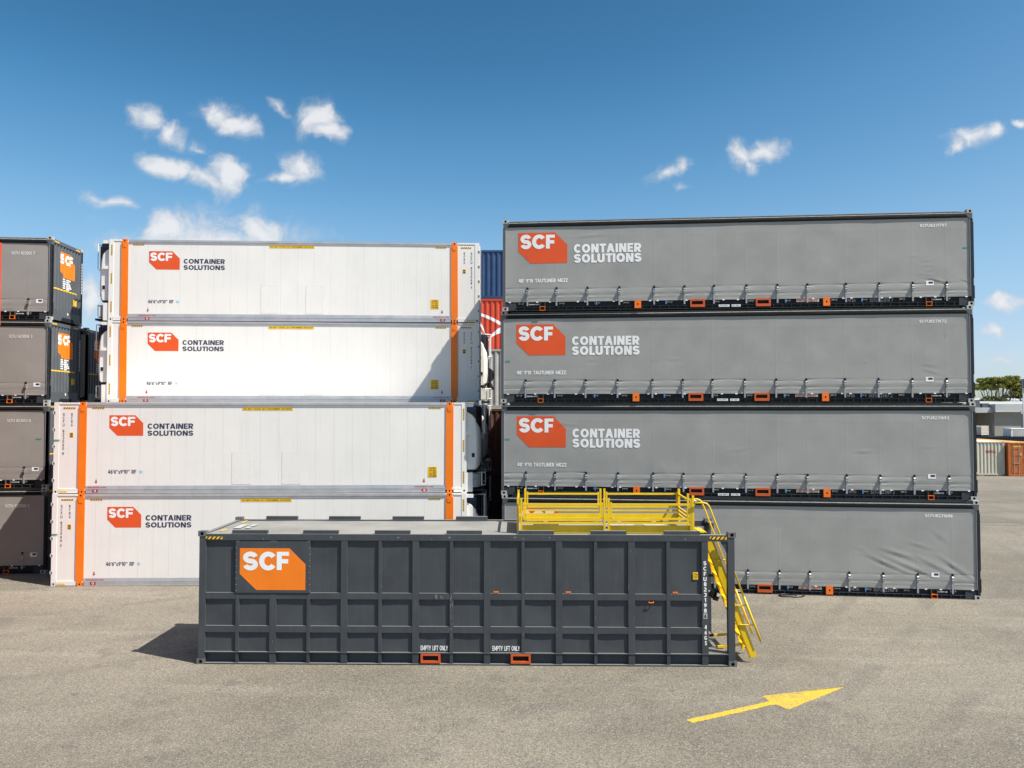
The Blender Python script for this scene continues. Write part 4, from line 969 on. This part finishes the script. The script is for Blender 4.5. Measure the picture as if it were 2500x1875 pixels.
    if stripes:
        for z0, z1 in ((2.405,2.80),(1.36,1.752),(.31,.71)):
            x0, x1 = sorted((X(13.425), X(13.475))); hazard(x0, x1, z0, z1, -.0035, T, 6, True)
    vx = .278 if not flip else 13.226; rx = .545 if not flip else 12.962
    text('S\nC\nF\nU', vx, vx+.062, 2.21, 2.64, yb, P['black'], T, 0)
    text('\n'.join(number[:6]), vx, vx+.056, 1.435, 2.095, yb, P['black'], T, 0)
    text(number[6], vx, vx+.05, 1.275, 1.36, yb, P['black'], T, 0)
    text('R\nF\nR\nG', rx, rx+.058, 2.21, 2.64, yb, P['black'], T, 0)
    hl = part('height_label', 'Whl%s' % kf, lambda: M().box(rx-.037, rx+.083, .0075, .0105, 1.84, 2.004), P['lyellow'], T)
    part('height_label_print', 'Whlp%s' % kf, lambda: M().box(rx-.02,rx+.065,.0055,.0072,1.93,1.98).box(rx-.02,rx+.065,.0055,.0072,1.86,1.91), P['brown'], hl)
    for a in ((.20,.46),):
        x0, x1 = sorted((X(a[0]), X(a[1]))); part('data_label', 'Wdl%s' % kf, lambda: M().box(x0, x1, -.0145, -.0105, .045, .09), P['lyellow'], T)
    for a in (1.342, 12.09):
        xm = min(X(a), X(a+.094)); part('red_arrow', 'War', lambda: M().prism_y([(.047,0),(.094,.05),(.064,.05),(.064,.122),(.030,.122),(.030,.05),(0,.05)], .006, .009), P['redmark'], T, loc=(xm, 0, .337))
    for a, b, c in ((1.278,1.459,1.368),(12.064,12.235,12.15)):
        x0, x1 = sorted((X(a), X(b)))
        o = part('restraint_casting', 'Wrc%s%s' % (kf, a), lambda: M().box(x0, x1, -.020, -.0165, .036, .128), P['redmark'], T)
        part('casting_eye', 'Wre%s%s' % (kf, a), lambda: M().tube([(X(c),-.0165,.083),(X(c),-.024,.083)], .034, 12), P['white'], o)
        part('casting_hole', 'Wrh%s%s' % (kf, a), lambda: M().tube([(X(c),-.02,.083),(X(c),-.0255,.083)], .018, 10), P['hole'], o)
    for a, b in ((1.10,1.738),(11.813,12.471)):
        x0, x1 = sorted((X(a), X(b)))
        o = part('casting_label', 'Wcl%s%s' % (kf, a), lambda: M().prism_x([(-.0085,.163),(.0015,.236),(.003,.236),(-.007,.163)], x0, x1), P['white'], T)
        vs, fs = block_mesh('HIDDEN RESTRAINT CASTING', .15)
        flat(vs, fs, lambda u, v: (x0+.02+u*(x1-x0-.04), -.0095+.0072*(v*.6+.2)*1.0-.0022, .178+v*.042), P['redmark'], 'lettering', o, 'Wclt%s%s' % (kf, a))
    lx = 0 if not flip else -.358
    emb = part('emblem', 'Wemb'+kf, lambda: M().poly([(x+lx, .0085, z) for x, z in [(1.790,2.158),(2.059,1.896),(2.896,1.896),(2.896,2.305),(2.635,2.571),(1.790,2.571)]]), P['logored'], T, fix=False)
    letters3([(1.838+lx,2.080+lx,2.208,2.522),(2.098+lx,2.372+lx,2.208,2.522),(2.392+lx,2.632+lx,2.214,2.518)], .005, P['white'], emb)
    text('CONTAINER', 3.037+lx, 4.528+lx, 2.122, 2.298, yb, P['navy'], T, .022)
    text('SOLUTIONS', 3.037+lx, 4.530+lx, 1.895, 2.065, yb, P['navy'], T, .022)
    text('46\'6"x9\'10" RF', 1.767+lx, 2.692+lx, .650, .775, yb, P['navy'], T, .013)
    def flake():
        m = M(); c = (2.835+lx, .711)
        for i in range(3):
            a = math.pi*i/3+math.pi/2; dx, dz = math.cos(a)*.062, math.sin(a)*.062; nx, nz = -dz*.13, dx*.13
            y = .0085-.0008*i; m.poly([(c[0]-dx+nx,y,c[1]-dz+nz),(c[0]-dx-nx,y,c[1]-dz-nz),(c[0]+dx-nx,y,c[1]+dz-nz),(c[0]+dx+nx,y,c[1]+dz+nz)])
        return m
    part('snowflake_mark', 'Wsf'+kf, flake, P['sky'], T, fix=False)
    bx = 6.137+lx
    bn = part('warning_banner', 'Wbn'+kf, lambda: M().box(bx, bx+1.66, .006, .0105, 2.728, 2.832), P['lyellow'], T)
    text("DO NOT STACK 20' CONTAINERS ON ROOF", bx+.035, bx+1.625, 2.752, 2.806, .0045, P['black'], bn, .006)
    cx = 12.263 if not flip else 11.735
    cl = part('caution_label', 'Wca'+kf, lambda: M().box(cx, cx+.302, .0065, .0105, .505, .858), P['lyellow'], T)
    text('CAUTION\n9\'10" HIGH\n2.5m WIDE\nCONTAINER', cx+.02, cx+.282, .525, .838, .005, P['brown'], cl, .004, line=1.05)
    # refrigeration unit ------------------------------------------------
    E = WL
    def loft(pr, ys):
        m = mk(); n = len(pr); vs = []
        for y, k in ys: vs += [(E+(x-E)*k, y, z) for x, z in pr]
        r = len(ys); m.add(vs, [(a*n+i, a*n+(i+1) % n, (a+1)*n+(i+1) % n, (a+1)*n+i) for a in range(r-1) for i in range(n)]+[tuple(range(n)), tuple(range((r-1)*n, r*n))]); return m
    def both(h): return h+[(WW-y, k) for y, k in reversed(h)]
    U = part('refrigeration_unit', 'Wu'+kf, lambda: loft([(E,.72),(E+.40,.72),(E+.47,.82),(E+.47,1.9),(E+.47,2.86),(E,2.90)], both([(.16,.66),(.20,.74),(.35,.9),(.6,1.0)])), P['black'], T)
    part('unit_cowl', 'Wsh'+kf, lambda: loft([(E+.012,.76),(E+.40,.76),(E+.455,.84),(E+.495,1.25),(E+.485,1.9),(E+.455,2.20),(E+.40,2.44),(E+.25,2.58),(E+.012,2.68)], both([(.105,.62),(.125,.69),(.20,.80),(.38,.94),(.60,1.0)])), P['reefer'], U)
    part('unit_front', 'Wuf'+kf, lambda: mk().box(E+.505,E+.52,.5,WW-.5,.95,1.75).box(E+.475,E+.49,.4,WW-.4,1.95,2.8), P['tankdark'], U)
    part('unit_door', 'Wud'+kf, lambda: mk().prism_x([(.70,.9),(1.0,.9),(1.0,1.8),(.70,1.8)], E+.49, E+.512), Wm, U)
    part('unit_window', 'Wuw'+kf, lambda: mk().box(E+.15,E+.285,.096,.112,1.14,1.33), Wm, U)
    part('unit_window_glass', 'Wug'+kf, lambda: mk().box(E+.17,E+.265,.0915,.0955,1.165,1.305), P['hole'], U)
    def em():
        m = mk(); n = 20; c = (E+.165, 2.79)
        for i in range(n):
            a, b = 2*math.pi*i/n, 2*math.pi*(i+1)/n
            m.add([(c[0]+math.cos(t)*r*.125, .157, c[1]+math.sin(t)*r*.058) for t, r in ((a,1),(b,1),(b,.86),(a,.86))], [(0,1,2,3)])
        return m
    ring = part('unit_badge', 'Wbg'+kf, em, P['badge'], U, fix=False)
    text('Carrier', *sorted((X(E+.07), X(E+.26))), 2.765, 2.822, .156, P['badge'], ring)
    for z, nm in ((2.90,'a'),(1.96,'b')):
        for q_, y in enumerate((.02, WW-.14)): part('guard_bracket', 'Wgb%s%s%d' % (kf, nm, q_), lambda: mk().box(E,E+.22,y,y+.12,z-.055,z+.055), Wm, T)
    def hoop(z, m):
        pts = [(E+.20,.07,z)]+[(E+.62-.42*math.cos(R(90*i/6))**1.0*1.0, .07+.55*math.sin(R(90*i/6)), z) for i in range(1, 7)]+[(E+.62, WW-.62, z)]+[(E+.62-.42*math.cos(R(90*i/6)), WW-.07-.55*math.sin(R(90*i/6)), z) for i in range(5, -1, -1)]
        return m.tube(pts, .024, 6)
    gd = part('unit_guard', 'Wug1'+kf, lambda: hoop(2.90, hoop(1.96, mk())), Wm, T, smooth=True)
    for q_, (dx, y) in enumerate(((.58,.42),(.62,1.25),(.58,WW-.42))): part('guard_bar', 'Wug2%s%d' % (kf, q_), lambda: mk().tube([(E+dx,y,1.96),(E+dx,y,2.90)], .02, 6), Wm, gd)
    g2 = part('lower_guard', 'Wug3'+kf, lambda: hoop(.20, hoop(.62, mk())), Wm, T, smooth=True)
    for q_, (dx, y) in enumerate(((.50,.30),(.62,.8))): part('guard_bar', 'Wug4%s%d' % (kf, q_), lambda: mk().tube([(E+dx,y,.20),(E+dx,y,.62)], .02, 6), Wm, g2)
    for z in (2.90, 1.96, .20, .62):
        def st():
            m = mk()
            for i in range(4):
                f = i/4+.06; g = f+.12
                q = lambda t: (E+.62-.42*math.cos(R(52*t)), .07+.55*math.sin(R(52*t)))
                m.tube([(*q(f), z), (*q(g), z)], .027, 6)
            return m
        part('guard_stripe', 'Wgs%s%s' % (kf, z), st, P['hazblack'], gd if z > 1 else g2)
    part('fuel_tank', 'Wft'+kf, lambda: mk().box(E,E+.20,.03,.5,.02,.66), Wm, T)
    part('tank_panel', 'Wtp'+kf, lambda: mk().prism_z([(E+.201,.12),(E+.34,.24),(E+.46,.40),(E+.52,.62),(E+.52,WW-.3),(E+.201,WW-.3)], .16, .60), P['cast'], T)
    part('unit_floor', 'Wfl'+kf, lambda: mk().box(E,E+.56,.2,WW-.2,.03,.10), P['tframe'], T)
    return T
P['badge'] = paint('badge_blue', (.03,.09,.42), .4, 0); P['hazblack'] = P['black']
gW = 'white refrigerated containers with orange posts'
def add_extra(T, z): part('tape', None, lambda: M().box(-.01,.20,-.014,-.011,z,z+.036), P['teal'], T)
w1 = reefer('White refrigerated container on the ground behind the tank, teal tape on its post', (-15.045, 26.37, 0), R(1.05), '8230660', False, gW); add_extra(w1, 1.66)
w2 = reefer('White refrigerated container second from the ground with teal tape and two hatch outlines', (-15.055, 26.42, WH), R(1.55), '8230608', False, gW); add_extra(w2, 1.736)
reefer('White refrigerated container third from the ground with a large diagonal shadow on its side', (-14.75, 29.20, 2*WH), R(3.2), '8230697', True, gW)
reefer('White refrigerated container topmost of the reefer stack against the sky', (-14.755, 29.24, 3*WH), R(2.95), '8230681', True, gW)
for k in range(2):
    reefer(['White refrigerated container at the foot of the second row, hidden by the front row', 'White refrigerated container one up in the second row, hidden by the front row'][k], (-14.75, 29.22, k*WH), R(3.1), ['8230655','8230644'][k], True, gW, stripes=False)
for k in range(3):
    reefer(['White refrigerated container at the foot of the third row, its unit in the dark gap', 'White refrigerated container in the middle of the third row, unit in the dark gap', 'White refrigerated container atop the third row, guard hoop before red container'][k], (-15.0, 32.35, k*WH), R(2.95), ['8230613','8230629','8230634'][k], False, gW)

# ------------------------------------------------------------------ ordinary steel containers
def steel_container(label, loc, yaw, mat, L=12.19, Wd=2.44, H=2.896, group=None, roof=None, doors=False, key='', pitch=.278, depth=.036):
    T = thing('shipping_container', label, 'container', loc, yaw, group); k = 'S%s%s%s%s' % (key, L, Wd, H) + mat.name
    prof = corr_profile(.17, L-.17, pitch, depth)
    for x in (0, L-.17):
        for y in (0, Wd-.17): part('corner_post', k+'p', lambda: M().bbox(0,.168,0,.168,.119,H-.119,.01), mat, T, loc=(x, y, 0))
    castings8(k+'c', mat, T, L, Wd, H, y=-.001)
    part('top_rail', k+'tr', lambda: M().box(.18,L-.18,.004,.07,H-.115,H-.01).box(.18,L-.18,Wd-.07,Wd-.004,H-.115,H-.01), mat, T)
    part('bottom_rail', k+'br', lambda: M().box(.18,L-.18,.004,.07,.015,.16).box(.18,L-.18,Wd-.07,Wd-.004,.015,.16), mat, T)
    for q_, (xa, z0, z1) in enumerate(((.004,H-.115,H-.01),(L-.07,H-.115,H-.01),(.004,.015,.16),(L-.07,.015,.16))): part('end_rail', k+'er%d' % q_, lambda: M().box(xa,xa+.066,.18,Wd-.18,z0,z1), mat, T)
    if not doors:
        part('side_wall', k+'sw', lambda: corr_sheet(M(), prof, .155, H-.11, lambda u, v, h: (u, .018+h, v)), mat, T, fix=False)
    part('side_wall', k+'sb', lambda: corr_sheet(M(), prof, .155, H-.11, lambda u, v, h: (u, Wd-.018-h, v)), mat, T, fix=False)
    pe = corr_profile(.17, Wd-.17, pitch, depth)
    part('end_wall', k+'e0', lambda: corr_sheet(M(), pe, .155, H-.11, lambda u, v, h: (.018+h, u, v)), mat, T, fix=False)
    part('end_wall', k+'e1', lambda: corr_sheet(M(), pe, .155, H-.11, lambda u, v, h: (L-.018-h, u, v)), mat, T, fix=False)
    part('roof', k+'rf', lambda: M().box(.05,L-.05,.05,Wd-.05,H-.06,H-.012), roof or mat, T)
    part('floor', k+'fl', lambda: M().box(.08,L-.08,.08,Wd-.08,.05,.14), P['tframe'], T)
    T['prof'] = 0; del T['prof']
    return T, prof
yd = 'coloured steel containers stacked behind the gap'
BX = -7.3
for k in range(2): steel_container(['Rust brown container at the bottom of the dark gap', 'Rust brown container upper of the pair in the dark gap'][k], (BX+.1, 36.2, k*2.896), R(-.5), P['brown'], group=yd)
for k in range(3):
    t, prof = steel_container(['Light grey container at the foot of its row behind the brown pair', 'Light grey container in the middle of its row behind the brown pair', 'Light grey container with a black letter R, under the red one'][k], (BX, 39.0, k*2.896), R(-.5), P['bgrey'], group=yd)
    if k == 2:
        fx = lambda u, v, h: (u, .018+h, v); vs, fs = block_mesh('R', .27); vs = [q[:2] for q in vs]
        # letter spans about 0.66 m wide, 1.05 m tall
        x0 = 5.78
        drape([(x0+u*.66, .92+v*1.06) for u, v in vs], fs, prof, fx, .004, P['black'], 'lettering', t)
for k in range(4):
    t, prof = steel_container(['Red container at the bottom of the tall stack behind the grey row', 'Red container second up in the tall stack behind the grey row', 'Red container third up in the tall stack behind the grey row', 'Bright red container with white curved stripes, right under the blue one'][k], (BX, 42.2, k*2.896), R(-.5), P['bred'], group=yd)
    if k == 3:
        fx = lambda u, v, h: (u, .018+h, v)
        def arc(pts, ws):
            vs = []; n = len(pts)
            for i, (p, w) in enumerate(zip(pts, ws)): vs += [(p[0], p[1]+w/2), (p[0], p[1]-w/2)]
            return vs, [(2*i, 2*i+1, 2*i+3, 2*i+2) for i in range(n-1)]
        qb = lambda a, b, c, n=12: [((1-t)**2*a[0]+2*t*(1-t)*b[0]+t*t*c[0], (1-t)**2*a[1]+2*t*(1-t)*b[1]+t*t*c[1]) for t in [i/n for i in range(n+1)]]
        for pts, w0, w1 in ((qb((5.2,2.15),(6.1,2.05),(7.4,1.1)), .12, .22), (qb((6.05,.70),(6.45,1.32),(7.4,1.40)), .05, .5), (qb((5.45,1.85),(5.85,1.3),(6.03,.55)), .25, .12)):
            vs, fs = arc(pts, [w0+(w1-w0)*i/12 for i in range(13)])
            drape(vs, fs, prof, fx, .004, P['white'], 'white_stripe', t)
steel_container('Dark blue container on top of the tall stack', (BX+.05, 42.25, 4*2.896), R(-.5), P['bblue'], H=2.59, group=yd)
for r, (x, y) in enumerate(((.95, 31.75), (1.5, 34.5))):  # unseen rows, added to throw shade into the gap
    for k in range(3): steel_container('Dark grey container ' + ['at the foot', 'in the middle', 'on top'][k] + ' of the ' + ['first', 'second'][r] + ' dark row behind the curtain containers', (x, y, k*2.896), R(-3), P['tframe'], group='dark containers behind the curtain stacks')
# red stack cut by the left edge of the photograph
for k, (h, z) in enumerate(((2.896,0),(2.896,2.896),(2.591,5.792))):
    steel_container(['Red container at the foot of the stack in front of the left curtain containers', 'Red container second up in the stack in front of the left curtain containers', 'Red container third up in the stack in front of the left curtain containers'][k], (-22.22, 22.56, z), 0, P['bred'], L=6.06, H=h, group='red containers beside the left stack')
steel_container('Red container topmost in front of the left curtain containers', (-22.035, 22.56, 8.383), 0, P['bred'], L=6.06, H=2.591, group='red containers beside the left stack')

# ------------------------------------------------------------------ far yard on the right
def cream():
    t, prof = steel_container('Cream steel container end-on with round red logo letters, beside the rust orange one', (39.95, 69.3, .06), R(-2), P['cream'], L=2.44, Wd=12.19, roof=P['roofc'], pitch=.29, depth=.045, key='e')
    fx = lambda u, v, h: (u, .018+h, v)
    for i in range(2):
        cx = .98+i*.27; vs = []; n = 16
        for j in range(n): vs += [(cx+.13*math.cos(2*math.pi*j/n), 2.02+.13*math.sin(2*math.pi*j/n)), (cx+.055*math.cos(2*math.pi*j/n), 2.02+.055*math.sin(2*math.pi*j/n))]
        drape(vs, [(2*j, 2*j+1, (2*j+3) % (2*n), (2*j+2) % (2*n)) for j in range(n)], prof, fx, .004, P['redmark'], 'lettering', t)
    for ch, xa, wd in (('C', 1.40, .17), ('L', 1.60, .12)):
        vs, fs = block_mesh(ch, .25); drape([(xa+q[0]*wd, 1.90+q[1]*.24) for q in vs], fs, prof, fx, .004, P['redmark'], 'lettering', t)
    for x in (.25, 1.75): part('timber_packer', None, lambda: M().box(x, x+.42, .02, .5, -.06, .0), P['concrete'], t)
cream()
def rust():
    t, prof = steel_container('Rust orange container with its double doors facing the yard', (42.50, 68.9, .0), R(-2), P['rust'], L=2.44, Wd=12.19, roof=P['rustroof'], key='r', doors=True)
    for i, x in enumerate((.175, 1.225)):
        d = part('door', None, lambda: M().box(x, x+1.04, .05, .09, .16, 2.78), P['rust'], t)
        for z0, z1 in ((.28,.92),(1.05,1.62),(1.75,2.2),(2.3,2.68)): part('door_panel', None, lambda: M().bbox(x+.12, x+.92, .03, .0495, z0, z1, .02), P['rust'], d)
        for xx in (.30, .72): part('locking_bar', None, lambda: M().tube([(x+xx,.015,.1),(x+xx,.015,2.82)], .02, 6), P['steel'], d)
        part('door_handle', None, lambda: M().box(x+.25,x+.75,.0,.012,1.1,1.14), P['cast'], d)
        for z in (.4, 1.1, 1.8, 2.5): part('hinge', None, lambda: M().box(x-.05 if i == 0 else x+1.0, x+.04 if i == 0 else x+1.09, .0, .03, z, z+.1), P['rust'], d)
    text('46T3 1998', .35, 1.1, 2.45, 2.58, .008, P['lyellow'], t) if False else None
    part('marking_strip', None, lambda: M().box(.40,1.05,.024,.028,2.50,2.58), P['lyellow'], t)
    part('warning_triangle', None, lambda: M().prism_y([(.95,1.78),(1.17,1.78),(1.06,2.08)], .006,.010), P['cream'], t)
rust()
def warehouse():
    Y = 95.0
    T = thing('warehouse', 'Concrete panel warehouse with pale metal fascia behind the cream container', 'building', (57, Y, 0), 0)
    x = 0.0; i = 0
    while x < 60:
        part('wall_panel', 'whp', lambda: M().box(.03, 5.47, 0, .25, 0, 5.42), P['concrete'], T, loc=(x, .012*(i % 2), 0)); x += 5.5; i += 1
    part('fascia', None, lambda: M().box(-.1, 60, -.45, .3, 5.44, 6.33).box(-.12, 60, -.52, -.45, 5.38, 5.46), P['fascia'], T)
    part('roof', None, lambda: M().add([(-.1,.3,6.3),(60,.3,6.3),(60,30,7.4),(-.1,30,7.4)], [(0,1,2,3)]).box(-.05,60,.3,30,5.9,6.28), P['fascia'], T)
    part('side_wall', None, lambda: M().box(-.05,.02,.26,30,0,5.9), P['concrete'], T)
    bay = part('side_bay', None, lambda: M().box(-14, -.12, 4.0, 4.2, 0, 5.2), P['concrete'], T)
    part('bay_fascia', None, lambda: M().box(-14, -.11, .1, 4.2, 5.3, 5.92), P['fascia'], bay)
    for x in (-11, -7.2, -3.4): part('bay_column', None, lambda: M().box(x, x+.35, 3.6, 4.0, 0, 5.3), P['concrete'], bay)
    part('downpipe', None, lambda: M().tube([(3.5,-.08,0),(3.5,-.08,5.4)], .08, 8), P['white'], T)
    for x, h, w in ((-2.4,.9,1.1),(-1.0,.5,.8)): part('rooftop_unit', None, lambda: M().box(x, x+w, .6, 1.6, 5.92, 5.92+h), P['tpost'], T)
warehouse()
# dark container the tote and cabinet stand on
steel_container('Dark container behind the cream one carrying the white liquid tote', (45.6, 83.2, 0), 0, P['tframe'], L=12.19, H=2.896)
def tote():
    T = thing('liquid_tote', 'White plastic liquid tote in a wire cage on a black pallet', 'liquid tote', (48.75, 83.5, 2.9), R(24))
    part('bottle', None, lambda: M().bbox(.03, 1.17, .03, .97, .14, 1.08, .06), P['roofc'], T)
    part('pallet', None, lambda: M().box(0,1.2,0,1.0,.0,.03).box(0,.14,0,1,.03,.13).box(.53,.67,0,1,.03,.13).box(1.06,1.2,0,1,.03,.13), P['black'], T)
    for i in range(8): part('cage_bar', None, lambda: M().tube([(.02+1.16*i/7,.0,.13),(.02+1.16*i/7,.0,1.12)], .011, 5), P['steel'], T)
    for i in range(5): part('cage_bar', None, lambda: M().tube([(.0,.0+.25*i*0+.0,.15+.24*i),(1.2,.0,.15+.24*i)], .011, 5), P['steel'], T)
    for i in range(6): part('cage_bar', None, lambda: M().tube([(.0,.02+.96*i/5,.13),(.0,.02+.96*i/5,1.12)], .011, 5), P['steel'], T)
    part('cap', None, lambda: M().tube([(.6,.5,1.08),(.6,.5,1.13)], .11, 12), P['black'], T)
tote()
def cabinet():
    T = thing('white_cabinet', 'White box cabinet with grey side panel standing behind the rust orange container', 'cabinet', (51.8, 83.4, 2.9), R(-4))
    part('body', None, lambda: M().bbox(0, 4.2, 0, 1.6, 0, .78, .03), P['white'], T)
    part('side_panel', None, lambda: M().box(.15, 2.4, -.012, -.001, .05, .60), P['bgrey'], T)
    part('lid', None, lambda: M().box(-.05, 4.25, -.05, 1.65, .781, .84), P['white'], T)
    part('label', None, lambda: M().box(1.7,2.2,-.016,-.013,.30,.40), P['navy'], T)
cabinet()
def lamp_pole():
    T = thing('light_pole', 'Thin pale light pole standing before the warehouse wall', 'light pole', (57.3, 90, 0))
    part('pole', None, lambda: M().tube([(0,0,0),(0,0,5),(0,0,9.0)], .07, 8, [.10,.08,.06]), P['white'], T)
    part('lamp_head', None, lambda: M().box(-.05,.7,-.25,.25,8.1,9.1), P['tpost'], T)
    part('bracket', None, lambda: M().box(-.3,.3,-.08,.08,5.2,5.5), P['cast'], T)
lamp_pole()

# ------------------------------------------------------------------ trees
def gum_tree(label, loc, clumps, seed, n_leaf, mat='leaf', group='gum trees beyond the warehouse'):
    T = thing('gum_tree', label, 'tree', loc, 0, group); rnd = random.Random(seed)
    m = M(); cr = M(); stems = []
    nst = max(2, len(clumps)//3)
    for s in range(nst):
        a = rnd.uniform(0, 6.28); stems.append((math.cos(a)*.25, math.sin(a)*.25))
    tot = sum(c[3]*c[4] for c in clumps)
    for i, (cx, cy, cz, rx, rz) in enumerate(clumps):
        sx, sy = stems[i % nst]; mid = Vector((sx*2+(cx-sx)*.35, sy*2+(cy-sy)*.35, cz*.55)); wob = rnd.uniform(-.3,.3)
        m.tube([(sx,sy,0),(sx*1.6+wob*.3,sy*1.6,cz*.28),tuple(mid+Vector((wob,wob*.5,0))),(cx*.85,cy*.85,cz-rz*.8),(cx,cy,cz+rz*.2)], .1, 6, [.16,.13,.09,.05,.02])
        for b in range(4):
            q = (cx+rnd.uniform(-.9,.9)*rx, cy+rnd.uniform(-.7,.7)*rx, cz+rnd.uniform(-.3,.5)*rz)
            m.tube([tuple(mid+Vector((wob,wob*.5,0))*1.0) if b % 2 else (cx*.85,cy*.85,cz-rz*.8), ((mid.x+q[0])/2, (mid.y+q[1])/2, (mid.z+q[2])/2-.1), q], .03, 5, [.045,.03,.012])
        k = int(n_leaf*c_share(rx*rz, tot))
        subs = [(rnd.uniform(-.75,.75), rnd.uniform(-.75,.75), rnd.uniform(-.35,.5), rnd.uniform(.22,.42)) for _ in range(9)]
        for _ in range(k):
            su = rnd.choice(subs); d = Vector((rnd.gauss(0,1), rnd.gauss(0,1), rnd.gauss(0,1))).normalized()*su[3]*rnd.uniform(.5,1)**.5
            p = Vector((cx+(su[0]+d.x)*rx, cy+(su[1]+d.y)*rx, cz+(su[2]+d.z*.9)*rz)); s = rnd.uniform(.08,.17)
            u = Vector((rnd.gauss(0,1), rnd.gauss(0,1), rnd.gauss(0,.6))).normalized(); w = u.cross(Vector((rnd.gauss(0,1), rnd.gauss(0,1), rnd.gauss(0,1)))).normalized()
            cr.add([tuple(p-u*s*1.6), tuple(p+w*s*.55), tuple(p+u*s*1.6), tuple(p-w*s*.55)], [(0,1,2,3)])
    part('trunk', None, lambda: m, P['bark'], T, smooth=True)
    part('crown', None, lambda: cr, P[mat], T, fix=False)
def c_share(a, t): return a/t
gum_tree('Broad flat-topped gum tree with open pale stems behind the warehouse roof', (66.8, 110, 0), [(-2.9,.2,8.55,.9,.5),(-2.1,0,8.95,1.2,.7),(-1.2,.2,9.35,1.3,.85),(-.2,-.2,9.6,1.4,.9),(.8,.1,9.6,1.4,.85),(1.8,0,9.4,1.3,.8),(2.6,.1,9.1,1.0,.65),(-.8,-.4,8.7,1.2,.55),(1.0,-.3,8.8,1.2,.5)], 3, 17000)
gum_tree('Lower gum tree with a rounded olive crown touching the broad one', (70.2, 109, 0), [(-1.5,0,8.1,1.2,.9),(-.5,.2,8.6,1.4,1.0),(.6,.3,8.8,1.4,1.0),(1.6,0,8.5,1.4,.95),(2.6,0,8.0,1.2,.8),(-.2,0,7.4,1.2,.6),(1.2,0,7.6,1.2,.6)], 5, 14000)
gum_tree('Low dark bushy tree under the broad gum, just over the fascia', (65.0, 108, 0), [(-.9,0,6.6,1.2,.7),(.4,0,6.8,1.4,.8),(1.8,.3,6.6,1.1,.6)], 7, 7000, 'leafd')
gum_tree('Low green bushy tree under the rounded gum, just over the fascia', (71.3, 107, 0), [(-1.0,0,6.5,1.3,.7),(.7,0,6.7,1.5,.8)], 9, 6000, 'leaf')
gum_tree('Small hazy olive tree far beyond the side bay', (74.0, 132, 0), [(-1.8,0,7.2,1.6,.8),(.2,0,7.5,1.6,.9),(2.2,0,7.0,1.6,.7)], 11, 3500, 'leafd')
gum_tree('Thin tree standing among the far olive trees', (80.5, 130, 0), [(-1.8,0,7.2,1.8,.9),(.6,0,7.9,1.8,1.0)], 13, 3500, 'leafd')

def more_trees():
    src = [o for o in COL.objects if o.name.startswith('gum_tree') and o.parent is None]; rnd = random.Random(31)
    for i, (x, y) in enumerate(((77,112),(84,118),(92,111),(101,116),(111,113),(123,119))):
        o = src[i % 2]; c = o.copy(); COL.objects.link(c); c.location = (x, y, 0); c.rotation_euler = (0, 0, rnd.uniform(0, 6)); c.scale = [rnd.uniform(.85, 1.1)]*3
        c['label'] = 'Gum tree in the row further along behind the warehouse'; c['group'] = 'row of gum trees along the warehouse'
        for ch in [q for q in COL.objects if q.parent is o]:
            d = ch.copy(); COL.objects.link(d); d.parent = c
more_trees()
# ------------------------------------------------------------------ painted arrow and litter
ar = [(3.241,15.116),(3.315,14.962),(5.168,15.909),(5.325,15.628),(6.966,16.918),(5.033,16.349),(5.101,16.068)]
def arrow():
    # rough edges: resample outline and jitter
    rnd = random.Random(2); pts = []
    for (a, b) in zip(ar, ar[1:]+ar[:1]):
        n = max(2, int(math.dist(a, b)/.04))
        for i in range(n):
            t = i/n; pts.append((a[0]+(b[0]-a[0])*t+rnd.uniform(-.012,.012), a[1]+(b[1]-a[1])*t+rnd.uniform(-.012,.012)))
    m = M(); m.poly([(x, y, .004) for x, y in pts]); return m
tag(part('painted_arrow', None, arrow, P['arrow'], None), 'Worn yellow arrow painted on the asphalt pointing past the containers', 'road marking')
def cable():
    pts = [(8.45+.25*math.cos(a*.5)*1.3+.02*a, 24.95+.18*math.sin(a*.5), .03+.012*math.sin(a*1.7)) for a in range(14)]
    return M().tube(pts, .022, 6)
tag(part('loose_hose', None, cable, P['black'], None, smooth=True), 'Loose black hose curled on the ground beside the bottom curtain container', 'hose')

def joint():
    m = M(); rnd = random.Random(8); pts = [(22+.6*i, 41.2-.05*i+rnd.uniform(-.05,.05)) for i in range(40)]
    for i in range(len(pts)-1):
        (a, b), (c, d) = pts[i], pts[i+1]; m.add([(a, b-.035, .004), (c, d-.035, .004), (c, d+.035, .004), (a, b+.035, .004)], [(0,1,2,3)])
    return m
part('asphalt_joint', None, joint, P['tedge'], None)['kind'] = 'structure'
